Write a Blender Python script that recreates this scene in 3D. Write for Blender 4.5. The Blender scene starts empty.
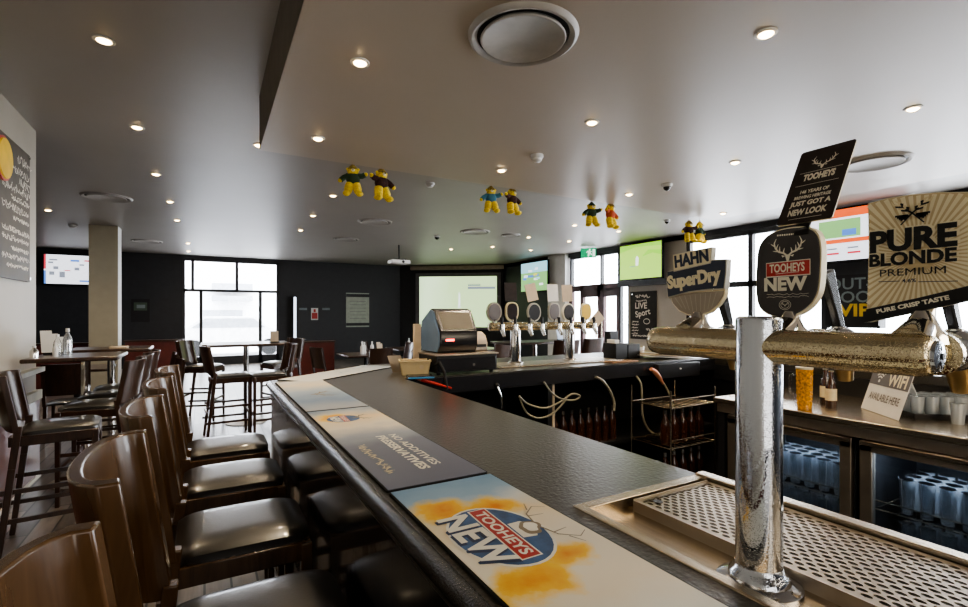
import bpy, math, random
from mathutils import Vector, Matrix
R = math.radians
random.seed(7)
sc = bpy.context.scene
C = sc.collection
# ---------------------------------------------------------------- survey of the photograph
F_PX, HX, HY, EYE = 486.0, 484.0, 314.0, 1.5
SN, CS = math.sin(R(29.9)), math.cos(R(29.9))

def w_at(px, py, D):
    lat = (px-HX)/F_PX*D
    return Vector((CS*lat+SN*D, CS*D-SN*lat, EYE+(HY-py)/F_PX*D))
def pz(px, py, z):
    return w_at(px, py, (EYE-z)*F_PX/(py-HY))
def on_x(px, py, X):
    t = (px-HX)/F_PX
    Y = X*(CS-t*SN)/(SN+CS*t)
    return w_at(px, py, SN*X+CS*Y)
def on_y(px, py, Y):
    t = (px-HX)/F_PX
    X = Y*(SN+CS*t)/(CS-SN*t)
    return w_at(px, py, SN*X+CS*Y)

# ---------------------------------------------------------------- materials
def new_mat(name):
    m = bpy.data.materials.new(name); m.use_nodes = True
    nt = m.node_tree; b = nt.nodes['Principled BSDF']
    return m, nt, b
def rgb(c): return (c[0], c[1], c[2], 1.0)
def N(nt, t, **kw):
    n = nt.nodes.new(t)
    for k, v in kw.items():
        if k in n.inputs.keys(): n.inputs[k].default_value = v
        else: setattr(n, k, v)
    return n
def simple(name, col, rough=.5, metal=0, var=.12, vscale=8, bump=0, bscale=60, spec=.5, emit=None, es=0, coat=0, stretch=None):
    m, nt, b = new_mat(name); L = nt.links
    tc = N(nt, 'ShaderNodeTexCoord'); src = tc.outputs['Object']
    if stretch:
        mp = N(nt, 'ShaderNodeMapping'); mp.inputs['Scale'].default_value = stretch
        L.new(src, mp.inputs['Vector']); src = mp.outputs['Vector']
    nz = N(nt, 'ShaderNodeTexNoise', Scale=vscale, Detail=4.0); L.new(src, nz.inputs['Vector'])
    cr = N(nt, 'ShaderNodeValToRGB')
    cr.color_ramp.elements[0].color = rgb([c*(1-var) for c in col]); cr.color_ramp.elements[0].position = .3
    cr.color_ramp.elements[1].color = rgb([min(1, c*(1+var)) for c in col]); cr.color_ramp.elements[1].position = .7
    L.new(nz.outputs['Fac'], cr.inputs['Fac']); L.new(cr.outputs['Color'], b.inputs['Base Color'])
    b.inputs['Roughness'].default_value = rough; b.inputs['Metallic'].default_value = metal
    b.inputs['Specular IOR Level'].default_value = spec
    b.inputs['Coat Weight'].default_value = coat
    if bump:
        n2 = N(nt, 'ShaderNodeTexNoise', Scale=bscale, Detail=3.0); L.new(src, n2.inputs['Vector'])
        bp = N(nt, 'ShaderNodeBump', Strength=bump, Distance=.002); L.new(n2.outputs['Fac'], bp.inputs['Height'])
        L.new(bp.outputs['Normal'], b.inputs['Normal'])
    if emit:
        b.inputs['Emission Color'].default_value = rgb(emit); b.inputs['Emission Strength'].default_value = es
    return m
def wood(name, c1, c2, rough=.3, scale=(1.5, 1.5, 14), coat=.3):
    m, nt, b = new_mat(name); L = nt.links
    tc = N(nt, 'ShaderNodeTexCoord'); mp = N(nt, 'ShaderNodeMapping')
    mp.inputs['Scale'].default_value = scale
    L.new(tc.outputs['Object'], mp.inputs['Vector'])
    nz = N(nt, 'ShaderNodeTexNoise', Scale=4.0, Detail=6.0, Roughness=.6, Distortion=.8); L.new(mp.outputs['Vector'], nz.inputs['Vector'])
    cr = N(nt, 'ShaderNodeValToRGB'); e = cr.color_ramp.elements
    e[0].position = .3; e[0].color = rgb(c1); e[1].position = .72; e[1].color = rgb(c2)
    L.new(nz.outputs['Fac'], cr.inputs['Fac']); L.new(cr.outputs['Color'], b.inputs['Base Color'])
    b.inputs['Roughness'].default_value = rough; b.inputs['Coat Weight'].default_value = coat; b.inputs['Coat Roughness'].default_value = .2
    bp = N(nt, 'ShaderNodeBump', Strength=.08, Distance=.002); L.new(nz.outputs['Fac'], bp.inputs['Height']); L.new(bp.outputs['Normal'], b.inputs['Normal'])
    return m
def wet(name, col, rough=.1, dscale=260, strength=.7):
    m, nt, b = new_mat(name); L = nt.links
    tc = N(nt, 'ShaderNodeTexCoord')
    b.inputs['Base Color'].default_value = rgb(col); b.inputs['Metallic'].default_value = 1; b.inputs['Roughness'].default_value = rough
    v = N(nt, 'ShaderNodeTexVoronoi', Scale=dscale); v.feature = 'SMOOTH_F1'; L.new(tc.outputs['Object'], v.inputs['Vector'])
    nz = N(nt, 'ShaderNodeTexNoise', Scale=dscale*.35, Detail=2.0); L.new(tc.outputs['Object'], nz.inputs['Vector'])
    r1 = N(nt, 'ShaderNodeMapRange'); r1.inputs['From Min'].default_value = .1; r1.inputs['From Max'].default_value = .42
    r1.inputs['To Min'].default_value = 1; r1.inputs['To Max'].default_value = 0; L.new(v.outputs['Distance'], r1.inputs['Value'])
    r2 = N(nt, 'ShaderNodeMapRange'); r2.inputs['From Min'].default_value = .34; r2.inputs['From Max'].default_value = .5; L.new(nz.outputs['Fac'], r2.inputs['Value'])
    mu = N(nt, 'ShaderNodeMath', operation='MULTIPLY'); L.new(r1.outputs[0], mu.inputs[0]); L.new(r2.outputs[0], mu.inputs[1])
    bp = N(nt, 'ShaderNodeBump', Strength=strength, Distance=.0012); L.new(mu.outputs[0], bp.inputs['Height']); L.new(bp.outputs['Normal'], b.inputs['Normal'])
    return m
def glass(name, tint=(1, 1, 1), gloss=.12, rough=0.02, milk=0):
    m = bpy.data.materials.new(name); m.use_nodes = True; nt = m.node_tree; nt.nodes.clear(); L = nt.links
    out = N(nt, 'ShaderNodeOutputMaterial'); tr = N(nt, 'ShaderNodeBsdfTransparent'); gl = N(nt, 'ShaderNodeBsdfGlossy')
    tr.inputs['Color'].default_value = rgb(tint); gl.inputs['Roughness'].default_value = rough
    lw = N(nt, 'ShaderNodeLayerWeight', Blend=.25); mr = N(nt, 'ShaderNodeMapRange')
    mr.inputs['To Min'].default_value = gloss*.4; mr.inputs['To Max'].default_value = min(1, gloss*5)
    L.new(lw.outputs['Fresnel'], mr.inputs['Value'])
    mx = N(nt, 'ShaderNodeMixShader'); L.new(mr.outputs[0], mx.inputs[0]); L.new(tr.outputs[0], mx.inputs[1]); L.new(gl.outputs[0], mx.inputs[2])
    if milk:
        df = N(nt, 'ShaderNodeBsdfDiffuse'); df.inputs['Color'].default_value = (.85, .9, .95, 1); m2 = N(nt, 'ShaderNodeMixShader'); m2.inputs[0].default_value = milk
        L.new(mx.outputs[0], m2.inputs[1]); L.new(df.outputs[0], m2.inputs[2]); L.new(m2.outputs[0], out.inputs['Surface'])
    else: L.new(mx.outputs[0], out.inputs['Surface'])
    return m
def emis(name, col, s):
    m, nt, b = new_mat(name)
    b.inputs['Base Color'].default_value = rgb([c*.3 for c in col]); b.inputs['Emission Color'].default_value = rgb(col); b.inputs['Emission Strength'].default_value = s
    b.inputs['Roughness'].default_value = .3
    return m
def ramp_mat(name, stops, axis=0, rough=.5, nscale=6, namp=.15, length=1.0, emit=0, fine=(.5, 300)):
    """colour running along an object axis (0..length) with a noisy edge between the colours"""
    m, nt, b = new_mat(name); L = nt.links
    tc = N(nt, 'ShaderNodeTexCoord'); sx = N(nt, 'ShaderNodeSeparateXYZ'); L.new(tc.outputs['Object'], sx.inputs[0])
    nz = N(nt, 'ShaderNodeTexNoise', Scale=nscale, Detail=4.0); L.new(tc.outputs['Object'], nz.inputs['Vector'])
    a = N(nt, 'ShaderNodeMath', operation='DIVIDE'); L.new(sx.outputs[axis], a.inputs[0]); a.inputs[1].default_value = length
    s = N(nt, 'ShaderNodeMath', operation='MULTIPLY_ADD'); L.new(nz.outputs['Fac'], s.inputs[0]); s.inputs[1].default_value = namp; s.inputs[2].default_value = -namp/2
    ad = N(nt, 'ShaderNodeMath', operation='ADD'); L.new(a.outputs[0], ad.inputs[0]); L.new(s.outputs[0], ad.inputs[1])
    cr = N(nt, 'ShaderNodeValToRGB'); els = cr.color_ramp.elements
    while len(els) < len(stops): els.new(.5)
    for e, (p, c) in zip(els, stops): e.position = p; e.color = rgb(c)
    L.new(ad.outputs[0], cr.inputs['Fac']); L.new(cr.outputs['Color'], b.inputs['Base Color'])
    b.inputs['Roughness'].default_value = rough
    if emit:
        L.new(cr.outputs['Color'], b.inputs['Emission Color']); b.inputs['Emission Strength'].default_value = emit
    else:
        n2 = N(nt, 'ShaderNodeTexNoise', Scale=float(fine[1]), Detail=2.0); L.new(tc.outputs['Object'], n2.inputs['Vector'])
        bp = N(nt, 'ShaderNodeBump', Strength=fine[0], Distance=.001); L.new(n2.outputs['Fac'], bp.inputs['Height']); L.new(bp.outputs['Normal'], b.inputs['Normal'])
    return m

M = {}
M['ceil'] = simple('ceiling_paint', (.40, .375, .345), .42, var=.03, vscale=1.2)
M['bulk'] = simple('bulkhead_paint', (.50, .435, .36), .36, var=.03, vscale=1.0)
M['soffit'] = simple('dark_soffit', (.14, .12, .10), .6)
M['darkwall'] = simple('charcoal_wall_paint', (.026, .027, .030), .5, var=.1)
M['beigewall'] = simple('warm_grey_wall_paint', (.42, .38, .31), .45, var=.05, vscale=2)
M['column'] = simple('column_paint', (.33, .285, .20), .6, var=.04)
M['columnside'] = simple('pale_column_tone', (.75, .75, .72), .6, var=.04)
M['maroon'] = simple('maroon_panel', (.11, .025, .018), .28, var=.2, coat=.3)
M['cream'] = simple('cream_trim', (.72, .70, .60), .4)
M['frame'] = simple('dark_aluminium', (.035, .035, .038), .4)
M['redframe'] = simple('oxblood_door_frame', (.07, .016, .014), .35)
M['woodback'] = wood('stool_wood', (.074, .038, .016), (.138, .074, .033), .24, (5, 5, .5), .45)
M['wooddark'] = wood('dark_stained_wood', (.022, .009, .005), (.065, .028, .013), .28, (6, 6, 1))
M['leather'] = simple('black_leather', (.014, .012, .010), .34, var=.3, bump=.2, bscale=120, spec=1.0, coat=.5)
M['blackgloss'] = simple('glossy_black_laminate', (.010, .010, .012), .12, var=.2, spec=1.0, coat=.4, stretch=(1, 1, .08), bump=.25, bscale=90)
M['bartop'] = simple('black_speckled_bartop', (.034, .030, .021), .28, var=.6, vscale=150, bump=.8, bscale=90, spec=.9)
M['baredge'] = simple('crinkled_black_edge', (.016, .015, .012), .16, var=.4, vscale=120, bump=1.0, bscale=260, spec=.9)
M['black'] = simple('matt_black', (.010, .010, .011), .5)
M['blackplastic'] = simple('black_plastic', (.014, .014, .017), .25, spec=.6)
M['rubber'] = simple('black_rubber', (.012, .012, .012), .8)
M['steel'] = simple('brushed_steel', (.56, .48, .37), .27, 1, var=.08, stretch=(12, .6, 12), vscale=10, bump=.15, bscale=40)
M['steeldark'] = simple('worn_steel', (.44, .38, .31), .45, 1, var=.1)
M['mesh'] = simple('perforated_steel', (.40, .345, .265), .34, 1, var=.12, vscale=20)
M['chrome'] = wet('wet_chrome', (.50, .52, .56), .05, 480, .17)
M['chromeplain'] = simple('plain_chrome', (.8, .79, .77), .08, 1, var=.02)
M['wetgold'] = wet('wet_polished_steel', (.70, .61, .42), .12, 560, .55)
M['brass'] = simple('satin_brass_spout', (.55, .40, .20), .3, 1, var=.05)
M['white'] = simple('white_plastic', (.75, .75, .74), .4, var=.03)
M['paper'] = simple('white_card', (.78, .77, .74), .6, var=.04)
M['greycard'] = simple('grey_print', (.16, .15, .16), .6)
M['navy'] = simple('navy_enamel', (.012, .022, .055), .28, coat=.5)
M['brownblack'] = simple('brown_black_enamel', (.022, .014, .012), .3, coat=.6, var=.3, vscale=30)
M['silver'] = simple('silver_print', (.62, .57, .46), .3, .85, var=.05)
M['gold'] = simple('gold_print', (.78, .66, .40), .38, .6, var=.05)
M['creamprint'] = simple('cream_print', (.85, .80, .64), .4, var=.03)
M['red'] = simple('red_print', (.50, .03, .02), .35, var=.05)
M['champagne'] = simple('champagne_face', (.66, .52, .29), .36, .25, var=.05)
M['champlight'] = simple('pale_gold_rays', (.88, .78, .54), .33, .2, var=.05)
M['amber'] = simple('amber_lager', (.62, .25, .01), .1, var=.75, vscale=70, coat=.6, emit=(.9, .4, .03), es=.12)  # faint glow and dark facets are put into the lager's colour
M['brownglass'] = simple('brown_bottle_glass', (.045, .014, .006), .06, coat=1)
M['glass'] = glass('clear_glass', (.97, .98, .98), .14)
M['tumbler'] = glass('tumbler_glass', (.78, .84, .90), 1.0, .06, .12)
M['trayglass'] = glass('small_tumbler_glass', (.92, .95, .97), .5, .04, .26)
M['winglass'] = glass('window_glass', (.97, .99, 1), .06)
M['dkglass'] = glass('fridge_door_glass', (.72, .78, .85), .10)
M['hose'] = simple('grey_beer_hose', (.30, .27, .20), .35)
M['copper'] = simple('copper_gun', (.62, .25, .14), .35, .3)
M['wicker'] = simple('cream_basket_plastic', (.62, .50, .29), .55, bump=.6, bscale=90)
M['cardboard'] = simple('tan_card', (.60, .48, .34), .7)
M['plush'] = simple('yellow_plush', (.95, .62, .05), .9, var=.3, vscale=60, bump=1, bscale=120)
M['plushtop'] = simple('olive_knit_hat', (.28, .20, .04), .9, var=.3, vscale=60)
M['plushdark'] = simple('dark_knit_jersey', (.05, .018, .016), .9, var=.5, vscale=60)
M['plushblue'] = simple('blue_knit_jersey', (.06, .20, .30), .9)
M['plushgreen'] = simple('green_knit_jersey', (.03, .06, .03), .9)
M['plushred'] = simple('red_knit_jersey', (.55, .10, .04), .9)
M['bulb'] = emis('lamp_glow', (1.0, .66, .30), 22)
M['slateboard'] = simple('chalkboard_slate', (.022, .021, .019), .7, var=.25, vscale=12)
M['menuboard'] = simple('brown_chalkboard', (.07, .055, .04), .5, var=.25, vscale=6)
M['chalk'] = simple('chalk_line', (.85, .80, .70), .9)
M['green'] = emis('exit_green', (.0, .38, .16), .9)
M['exitwhite'] = emis('exit_white', (.85, 1, .9), 1.2)
M['led'] = emis('red_led', (1, .04, .03), 9)
M['ice'] = simple('blueish_translucent_plastic', (.45, .55, .72), .3)
M['concrete'] = simple('pale_paving', (.72, .72, .74), .9)  # plain pale concrete colour
M['paleext'] = simple('pale_render', (.85, .85, .86), .8)
M['greyext'] = simple('grey_band', (.35, .37, .40), .7)
M['yellow'] = simple('yellow_print', (.80, .52, .04), .5)
M['greyprint'] = simple('grey_lettering', (.20, .24, .24), .5)
M['pvc'] = simple('dark_drawer_laminate', (.02, .02, .022), .3)
M['tvedge'] = simple('tv_bezel', (.01, .01, .012), .2)
M['seatlid'] = simple('tan_leatherette', (.25, .14, .07), .4)

# floor: wide boards running with the room, worn grey lacquer
def floor_mat():
    m, nt, b = new_mat('timber_plank_floor'); L = nt.links
    tc = N(nt, 'ShaderNodeTexCoord'); mp = N(nt, 'ShaderNodeMapping'); mp.inputs['Rotation'].default_value = (0, 0, R(90))
    L.new(tc.outputs['Object'], mp.inputs['Vector'])
    br = N(nt, 'ShaderNodeTexBrick', Scale=1.0); br.inputs['Brick Width'].default_value = 1.1; br.inputs['Row Height'].default_value = .13
    br.inputs['Mortar Size'].default_value = .006
    br.inputs['Color1'].default_value = rgb((.10, .085, .075)); br.inputs['Color2'].default_value = rgb((.24, .20, .165)); br.inputs['Mortar'].default_value = rgb((.025, .022, .02))
    L.new(mp.outputs['Vector'], br.inputs['Vector'])
    mp2 = N(nt, 'ShaderNodeMapping'); mp2.inputs['Scale'].default_value = (9, 1, 1); L.new(tc.outputs['Object'], mp2.inputs['Vector'])
    nz = N(nt, 'ShaderNodeTexNoise', Scale=3.0, Detail=5.0); L.new(mp2.outputs['Vector'], nz.inputs['Vector'])
    mx = N(nt, 'ShaderNodeMix', data_type='RGBA', blend_type='OVERLAY'); mx.inputs['Factor'].default_value = .6
    L.new(br.outputs['Color'], mx.inputs['A']); L.new(nz.outputs['Fac'], mx.inputs['B']); L.new(mx.outputs['Result'], b.inputs['Base Color'])
    b.inputs['Roughness'].default_value = .28
    return m
M['floor'] = floor_mat()

# ---------------------------------------------------------------- mesh builder
class MB:
    def __init__(self): self.v = []; self.f = []; self.m = []; self.ms = []
    def mi(self, key):
        if key not in self.ms: self.ms.append(key)
        return self.ms.index(key)
    def add(self, verts, faces, key='black', tf=None):
        n = len(self.v); i = self.mi(key)
        for p in verts:
            p = Vector(p); self.v.append(tf @ p if tf else p)
        for f in faces: self.f.append([n+a for a in f]); self.m.append(i)
        return self
    def box(self, x0, x1, y0, y1, z0, z1, key='black', tf=None):
        v = [(x, y, z) for z in (z0, z1) for y in (y0, y1) for x in (x0, x1)]
        return self.add(v, [(0, 2, 3, 1), (4, 5, 7, 6), (0, 1, 5, 4), (2, 6, 7, 3), (0, 4, 6, 2), (1, 3, 7, 5)], key, tf)
    def tube(self, pts, r, key='black', n=10, caps=True, tf=None):
        pts = [Vector(p) for p in pts]; rr = r if isinstance(r, (list, tuple)) else [r]*len(pts)
        vs = []; fs = []; prev = None
        for i, p in enumerate(pts):
            d = (pts[min(i+1, len(pts)-1)]-pts[max(i-1, 0)])
            if d.length < 1e-9: d = Vector((0, 0, 1))
            d.normalize()
            if prev is None:
                a = Vector((0, 0, 1)) if abs(d.z) < .9 else Vector((1, 0, 0))
                u = d.cross(a).normalized()
            else:
                u = (prev-d*prev.dot(d)); u = u.normalized() if u.length > 1e-6 else d.cross(Vector((1, 0, 0))).normalized()
            prev = u; w = d.cross(u)
            for k in range(n):
                a = 2*math.pi*k/n; vs.append(p+(u*math.cos(a)+w*math.sin(a))*rr[i])
        for i in range(len(pts)-1):
            for k in range(n):
                fs.append((i*n+k, i*n+(k+1) % n, (i+1)*n+(k+1) % n, (i+1)*n+k))
        if caps:
            fs.append(tuple(range(n-1, -1, -1))); fs.append(tuple((len(pts)-1)*n+k for k in range(n)))
        return self.add(vs, fs, key, tf)
    def bar(self, p0, p1, w, h, key='black', up=(0, 0, 1), tf=None, w1=None, h1=None):
        p0 = Vector(p0); p1 = Vector(p1); d = (p1-p0).normalized(); up = Vector(up)
        if abs(d.dot(up)) > .98: up = Vector((1, 0, 0))
        s = d.cross(up).normalized(); t = s.cross(d)
        w1 = w1 or w; h1 = h1 or h; vs = []
        for p, a, b in ((p0, w, h), (p1, w1, h1)):
            for i, j in ((-1, -1), (1, -1), (1, 1), (-1, 1)): vs.append(p+s*(i*a/2)+t*(j*b/2))
        return self.add(vs, [(3, 2, 1, 0), (4, 5, 6, 7), (0, 1, 5, 4), (1, 2, 6, 5), (2, 3, 7, 6), (3, 0, 4, 7)], key, tf)
    def lathe(self, prof, key='black', n=24, c=(0, 0, 0), tf=None, closed=False):
        vs = []; fs = []
        for r, z in prof:
            for k in range(n):
                a = 2*math.pi*k/n; vs.append((c[0]+r*math.cos(a), c[1]+r*math.sin(a), c[2]+z))
        for i in range(len(prof)-1):
            for k in range(n): fs.append((i*n+k, i*n+(k+1) % n, (i+1)*n+(k+1) % n, (i+1)*n+k))
        if closed:
            i = len(prof)-1
            for k in range(n): fs.append((i*n+k, i*n+(k+1) % n, (k+1) % n, k))
        else:
            if prof[0][0] > 1e-6: fs.append(tuple(range(n-1, -1, -1)))
            if prof[-1][0] > 1e-6: fs.append(tuple(i*n+k for i in [len(prof)-1] for k in range(n)))
        return self.add(vs, fs, key, tf)
    def ball(self, c, r, key='black', n=12, tf=None):
        rx, ry, rz = r if isinstance(r, (tuple, list)) else (r, r, r); vs = []; fs = []
        m = n//2
        for i in range(m+1):
            th = math.pi*i/m
            for k in range(n):
                a = 2*math.pi*k/n
                vs.append((c[0]+rx*math.sin(th)*math.cos(a), c[1]+ry*math.sin(th)*math.sin(a), c[2]+rz*math.cos(th)))
        for i in range(m):
            for k in range(n): fs.append((i*n+k, (i+1)*n+k, (i+1)*n+(k+1) % n, i*n+(k+1) % n))
        return self.add(vs, fs, key, tf)
    def prism(self, poly, z0, z1, key='black', tf=None, top=None):
        n = len(poly); vs = [(x, y, z0) for x, y in poly]+[(x, y, z1) for x, y in poly]
        self.add(vs, [tuple(range(n-1, -1, -1))]+[(i, (i+1) % n, n+(i+1) % n, n+i) for i in range(n)], key, tf)
        return self.add([(x, y, z1) for x, y in poly], [tuple(range(n))], top or key, tf)
    def poly(self, pts, key='black', tf=None, z=0):
        return self.add([(p[0], p[1], z) for p in pts], [tuple(range(len(pts)))], key, tf)
    def ribbon(self, pts, w, key='black', tf=None, z=0):
        pts = [Vector((p[0], p[1], 0)) for p in pts]; ww = w if isinstance(w, (list, tuple)) else [w]*len(pts); vs = []
        for i, p in enumerate(pts):
            d = (pts[min(i+1, len(pts)-1)]-pts[max(i-1, 0)]); d.normalize(); s = Vector((-d.y, d.x, 0))
            vs += [p+s*ww[i]/2+Vector((0, 0, z)), p-s*ww[i]/2+Vector((0, 0, z))]
        return self.add(vs, [(2*i+1, 2*i+3, 2*i+2, 2*i) for i in range(len(pts)-1)], key, tf)
    def text(self, s, size, key='black', tf=None, at=(0, 0), z=.0, bold=0, ext=0, ax='CENTER', xs=1.0, rot=0, space=1.0):
        cu = bpy.data.curves.new('lettering', 'FONT'); cu.body = s; cu.size = size; cu.align_x = ax; cu.align_y = 'CENTER'
        cu.offset = bold*size; cu.extrude = ext; cu.resolution_u = 3; cu.space_character = space
        o = bpy.data.objects.new('lettering_source', cu); C.objects.link(o)
        dg = bpy.context.evaluated_depsgraph_get(); me = bpy.data.meshes.new_from_object(o.evaluated_get(dg))
        loc = Matrix.Translation((at[0], at[1], z+ext)) @ Matrix.Rotation(rot, 4, 'Z') @ Matrix.Diagonal((xs, 1, 1, 1))
        T = (tf @ loc) if tf else loc
        self.add([v.co.copy() for v in me.vertices], [tuple(p.vertices) for p in me.polygons], key, T)
        bpy.data.objects.remove(o); bpy.data.curves.remove(cu); bpy.data.meshes.remove(me)
        return self
    def build(self, name, parent=None, smooth=None, bevel=0, local=False, segs=2):
        me = bpy.data.meshes.new(name); off = Vector((0, 0, 0))
        if parent is not None and not local: off = Vector(parent.location)
        me.from_pydata([tuple(v-off) for v in self.v], [], self.f)
        for k in self.ms: me.materials.append(M[k])
        me.polygons.foreach_set('material_index', self.m)
        if smooth is not None:
            me.polygons.foreach_set('use_smooth', [True]*len(self.f)); me.set_sharp_from_angle(angle=R(smooth))
        me.update()
        o = bpy.data.objects.new(name, me); C.objects.link(o)
        if parent is not None: o.parent = parent
        if bevel:
            md = o.modifiers.new('bevel', 'BEVEL'); md.width = bevel; md.segments = segs; md.limit_method = 'ANGLE'; md.angle_limit = R(35)
            if smooth is None: me.polygons.foreach_set('use_smooth', [True]*len(self.f)); me.set_sharp_from_angle(angle=R(40))
        return o
def frame_tf(o, u, v):
    u = Vector(u).normalized(); v = Vector(v).normalized(); n = u.cross(v)
    m = Matrix.Identity(4)
    for i in range(3): m[i][0] = u[i]; m[i][1] = v[i]; m[i][2] = n[i]; m[i][3] = o[i]
    return m
def tag(o, label, cat, group=None, kind=None):
    o['label'] = label; o['category'] = cat
    if group: o['group'] = group
    if kind: o['kind'] = kind
    return o
def thing(name, label, cat, loc=(0, 0, 0), group=None, rz=0):
    o = bpy.data.objects.new(name, None); C.objects.link(o); o.empty_display_size = .1
    o.location = loc; o.rotation_euler = (0, 0, rz)
    return tag(o, label, cat, group)
def struct(o): o['kind'] = 'structure'; return o
def lab(o, s): o['label'] = s; return o
KIDS = {}
def kids(o): return [c for c in C.objects if c.parent == o]
def dup(root, loc, rz, label, group=None):
    r = root.copy(); C.objects.link(r); r.location = loc; r.rotation_euler = (0, 0, rz); r['label'] = label
    if group: r['group'] = group
    for ch in kids(root):
        c = ch.copy(); C.objects.link(c); c.parent = r
        for g in kids(ch):
            d = g.copy(); C.objects.link(d); d.parent = c
    return r
# ================================================================ THE SETTING
ZC, ZB = 3.2, 2.775                      # main ceiling, lower bulkhead over the bar
XL, XR, YF = -1.36, 8.9, 16.4
struct(MB().box(-9, 9.2, -3.2, 16.7, -.1, 0, 'floor').build('floor'))
struct(MB().box(-9, 9.2, -3.2, 16.7, ZC, ZC+.12, 'ceil').build('ceiling'))
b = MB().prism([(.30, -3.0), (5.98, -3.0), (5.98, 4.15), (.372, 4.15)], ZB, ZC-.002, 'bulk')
b.add([(.298, -3.0, ZB), (.370, 4.15, ZB), (.370, 4.15, ZC-.003), (.298, -3.0, ZC-.003)], [(0, 1, 2, 3)], 'soffit')  # left face of the bulkhead has a darker colour
struct(b.build('ceiling_bulkhead'))
# left wall with its dado
struct(MB().box(XL-.2, XL, -3.0, 6.0, 0, ZC, 'beigewall').build('wall_left'))
struct(MB().box(XL, XL+.03, -3.0, 5.98, 0, .72, 'maroon').build('trim_1'))
struct(MB().box(XL, XL+.07, -3.0, 5.98, .97, 1.01, 'cream').build('trim_2'))
struct(MB().box(XL, XL+.05, -3.0, 5.98, .72, .80, 'cream').build('trim_3'))
struct(MB().box(XL+.03, XL+.045, -3.0, 5.97, 0, .03, 'cream').build('baseboard_left'))
struct(MB().box(-8.8, XL-.2, 5.8, 6.0, 0, ZC, 'darkwall').build('wall_return'))
struct(MB().box(-9, -8.8, 5.8, 16.5, 0, ZC, 'darkwall').build('wall_west'))
struct(MB().box(-8.8, 9.1, -3.2, -3.0, 0, ZC, 'darkwall').build('wall_near'))
# far wall, with the window opening
def xf(px): return on_y(px, 300, YF).x
wx0, wx1 = xf(182.5), xf(279)
b = MB().box(-8.8, wx0, YF, YF+.2, 0, ZC, 'darkwall').box(wx1, 6.1, YF, YF+.2, 0, ZC, 'darkwall').box(wx0, wx1, YF, YF+.2, 3.10, ZC, 'darkwall')
struct(b.build('wall_far'))
zt = 2.2
fr = MB()
for px in (183.4, 192.6, 237, 278): fr.box(xf(px)-.04, xf(px)+.04, YF+.02, YF+.12, zt, 3.1, 'frame')
for px in (183.4, 201, 260.5, 278): fr.box(xf(px)-.045, xf(px)+.045, YF+.02, YF+.12, 0, zt, 'frame')
fr.box(wx0, wx1, YF+.02, YF+.12, zt-.05, zt+.03, 'frame').box(wx0, wx1, YF+.02, YF+.12, 3.04, 3.1, 'frame').box(wx0, wx1, YF+.02, YF+.12, 0, .25, 'frame')
w = struct(fr.build('window_1'))
o = MB().box(wx0, wx1, YF+.06, YF+.07, .2, 3.1, 'winglass').build('window_pane', w)
# angled wall that carries the projection screen
pA, pB = Vector((6.0, YF, 0)), Vector((XR, 14.17, 0)); dAB = (pB-pA).normalized(); nAB = Vector((dAB.y, -dAB.x, 0))
b = MB(); b.prism([(pA.x, pA.y), (pB.x, pB.y), (pB.x+.3, pB.y+.1), (pB.x+.3, pA.y+.2), (pA.x, pA.y+.2)], 0, ZC, 'darkwall'); struct(b.build('wall_angled'))
# right wall X = 8.9
def yr(px): return on_x(px, 300, XR).y
b = MB()
b.box(XR, XR+.2, yr(551), 14.3, 0, ZC, 'darkwall')
b.box(XR, XR+.2, yr(629), yr(618.5), 2.2, ZC, 'darkwall')
b.box(XR, XR+.2, yr(686), yr(629), 0, ZC, 'beigewall')
b.box(XR, XR+.2, yr(880), yr(826), 1.28, ZC, 'darkwall')
b.box(XR, XR+.2, -3.0, 14.3, 3.09, ZC-.001, 'darkwall')
b.box(XR, XR+.2, -3.0, yr(686), 0, .35, 'darkwall')
b.box(XR, XR+.2, -3.0, -2.4, 0, ZC, 'darkwall')
struct(b.build('wall_right'))
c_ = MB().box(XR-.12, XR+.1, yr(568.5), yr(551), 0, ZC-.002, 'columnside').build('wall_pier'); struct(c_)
# entrance doors with glazed panels over
fr = MB(); X0, X1 = XR+.02, XR+.12
for px, k in ((570, 'redframe'), (581, 'redframe'), (598.5, 'redframe'), (601.5, 'redframe'), (617.5, 'redframe')):
    fr.box(X0, X1, yr(px)-.06, yr(px)+.06, 0, 2.25, k)
fr.box(X0, X1, yr(618), yr(570), 2.12, 2.28, 'redframe')
fr.box(X0, X1, yr(618), yr(570), 3.02, 3.1, 'frame').box(X0, X1, yr(601), yr(599.5), 2.25, 3.1, 'frame').box(X0, X1, yr(571), yr(569.5), 2.25, 3.1, 'frame').box(X0, X1, yr(619), yr(617), 2.25, 3.1, 'frame')
for a, c in ((600, 582), (617, 602)): fr.box(X0, X1, yr(a), yr(c), 0, .25, 'redframe'); fr.box(X0, X1, yr(a), yr(c), 1.95, 2.15, 'redframe')
d = struct(fr.build('door_1'))
MB().box(XR+.06, XR+.07, yr(618), yr(570), .2, 3.1, 'winglass').build('door_glass', d)
h = MB(); h.tube([(XR-.05, yr(597.5), .9), (XR-.05, yr(597.5), 1.3)], .015, 'steel'); h.tube([(XR-.05, yr(603), .9), (XR-.05, yr(603), 1.3)], .015, 'steel')
h.build('door_handle', d, 40)
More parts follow.
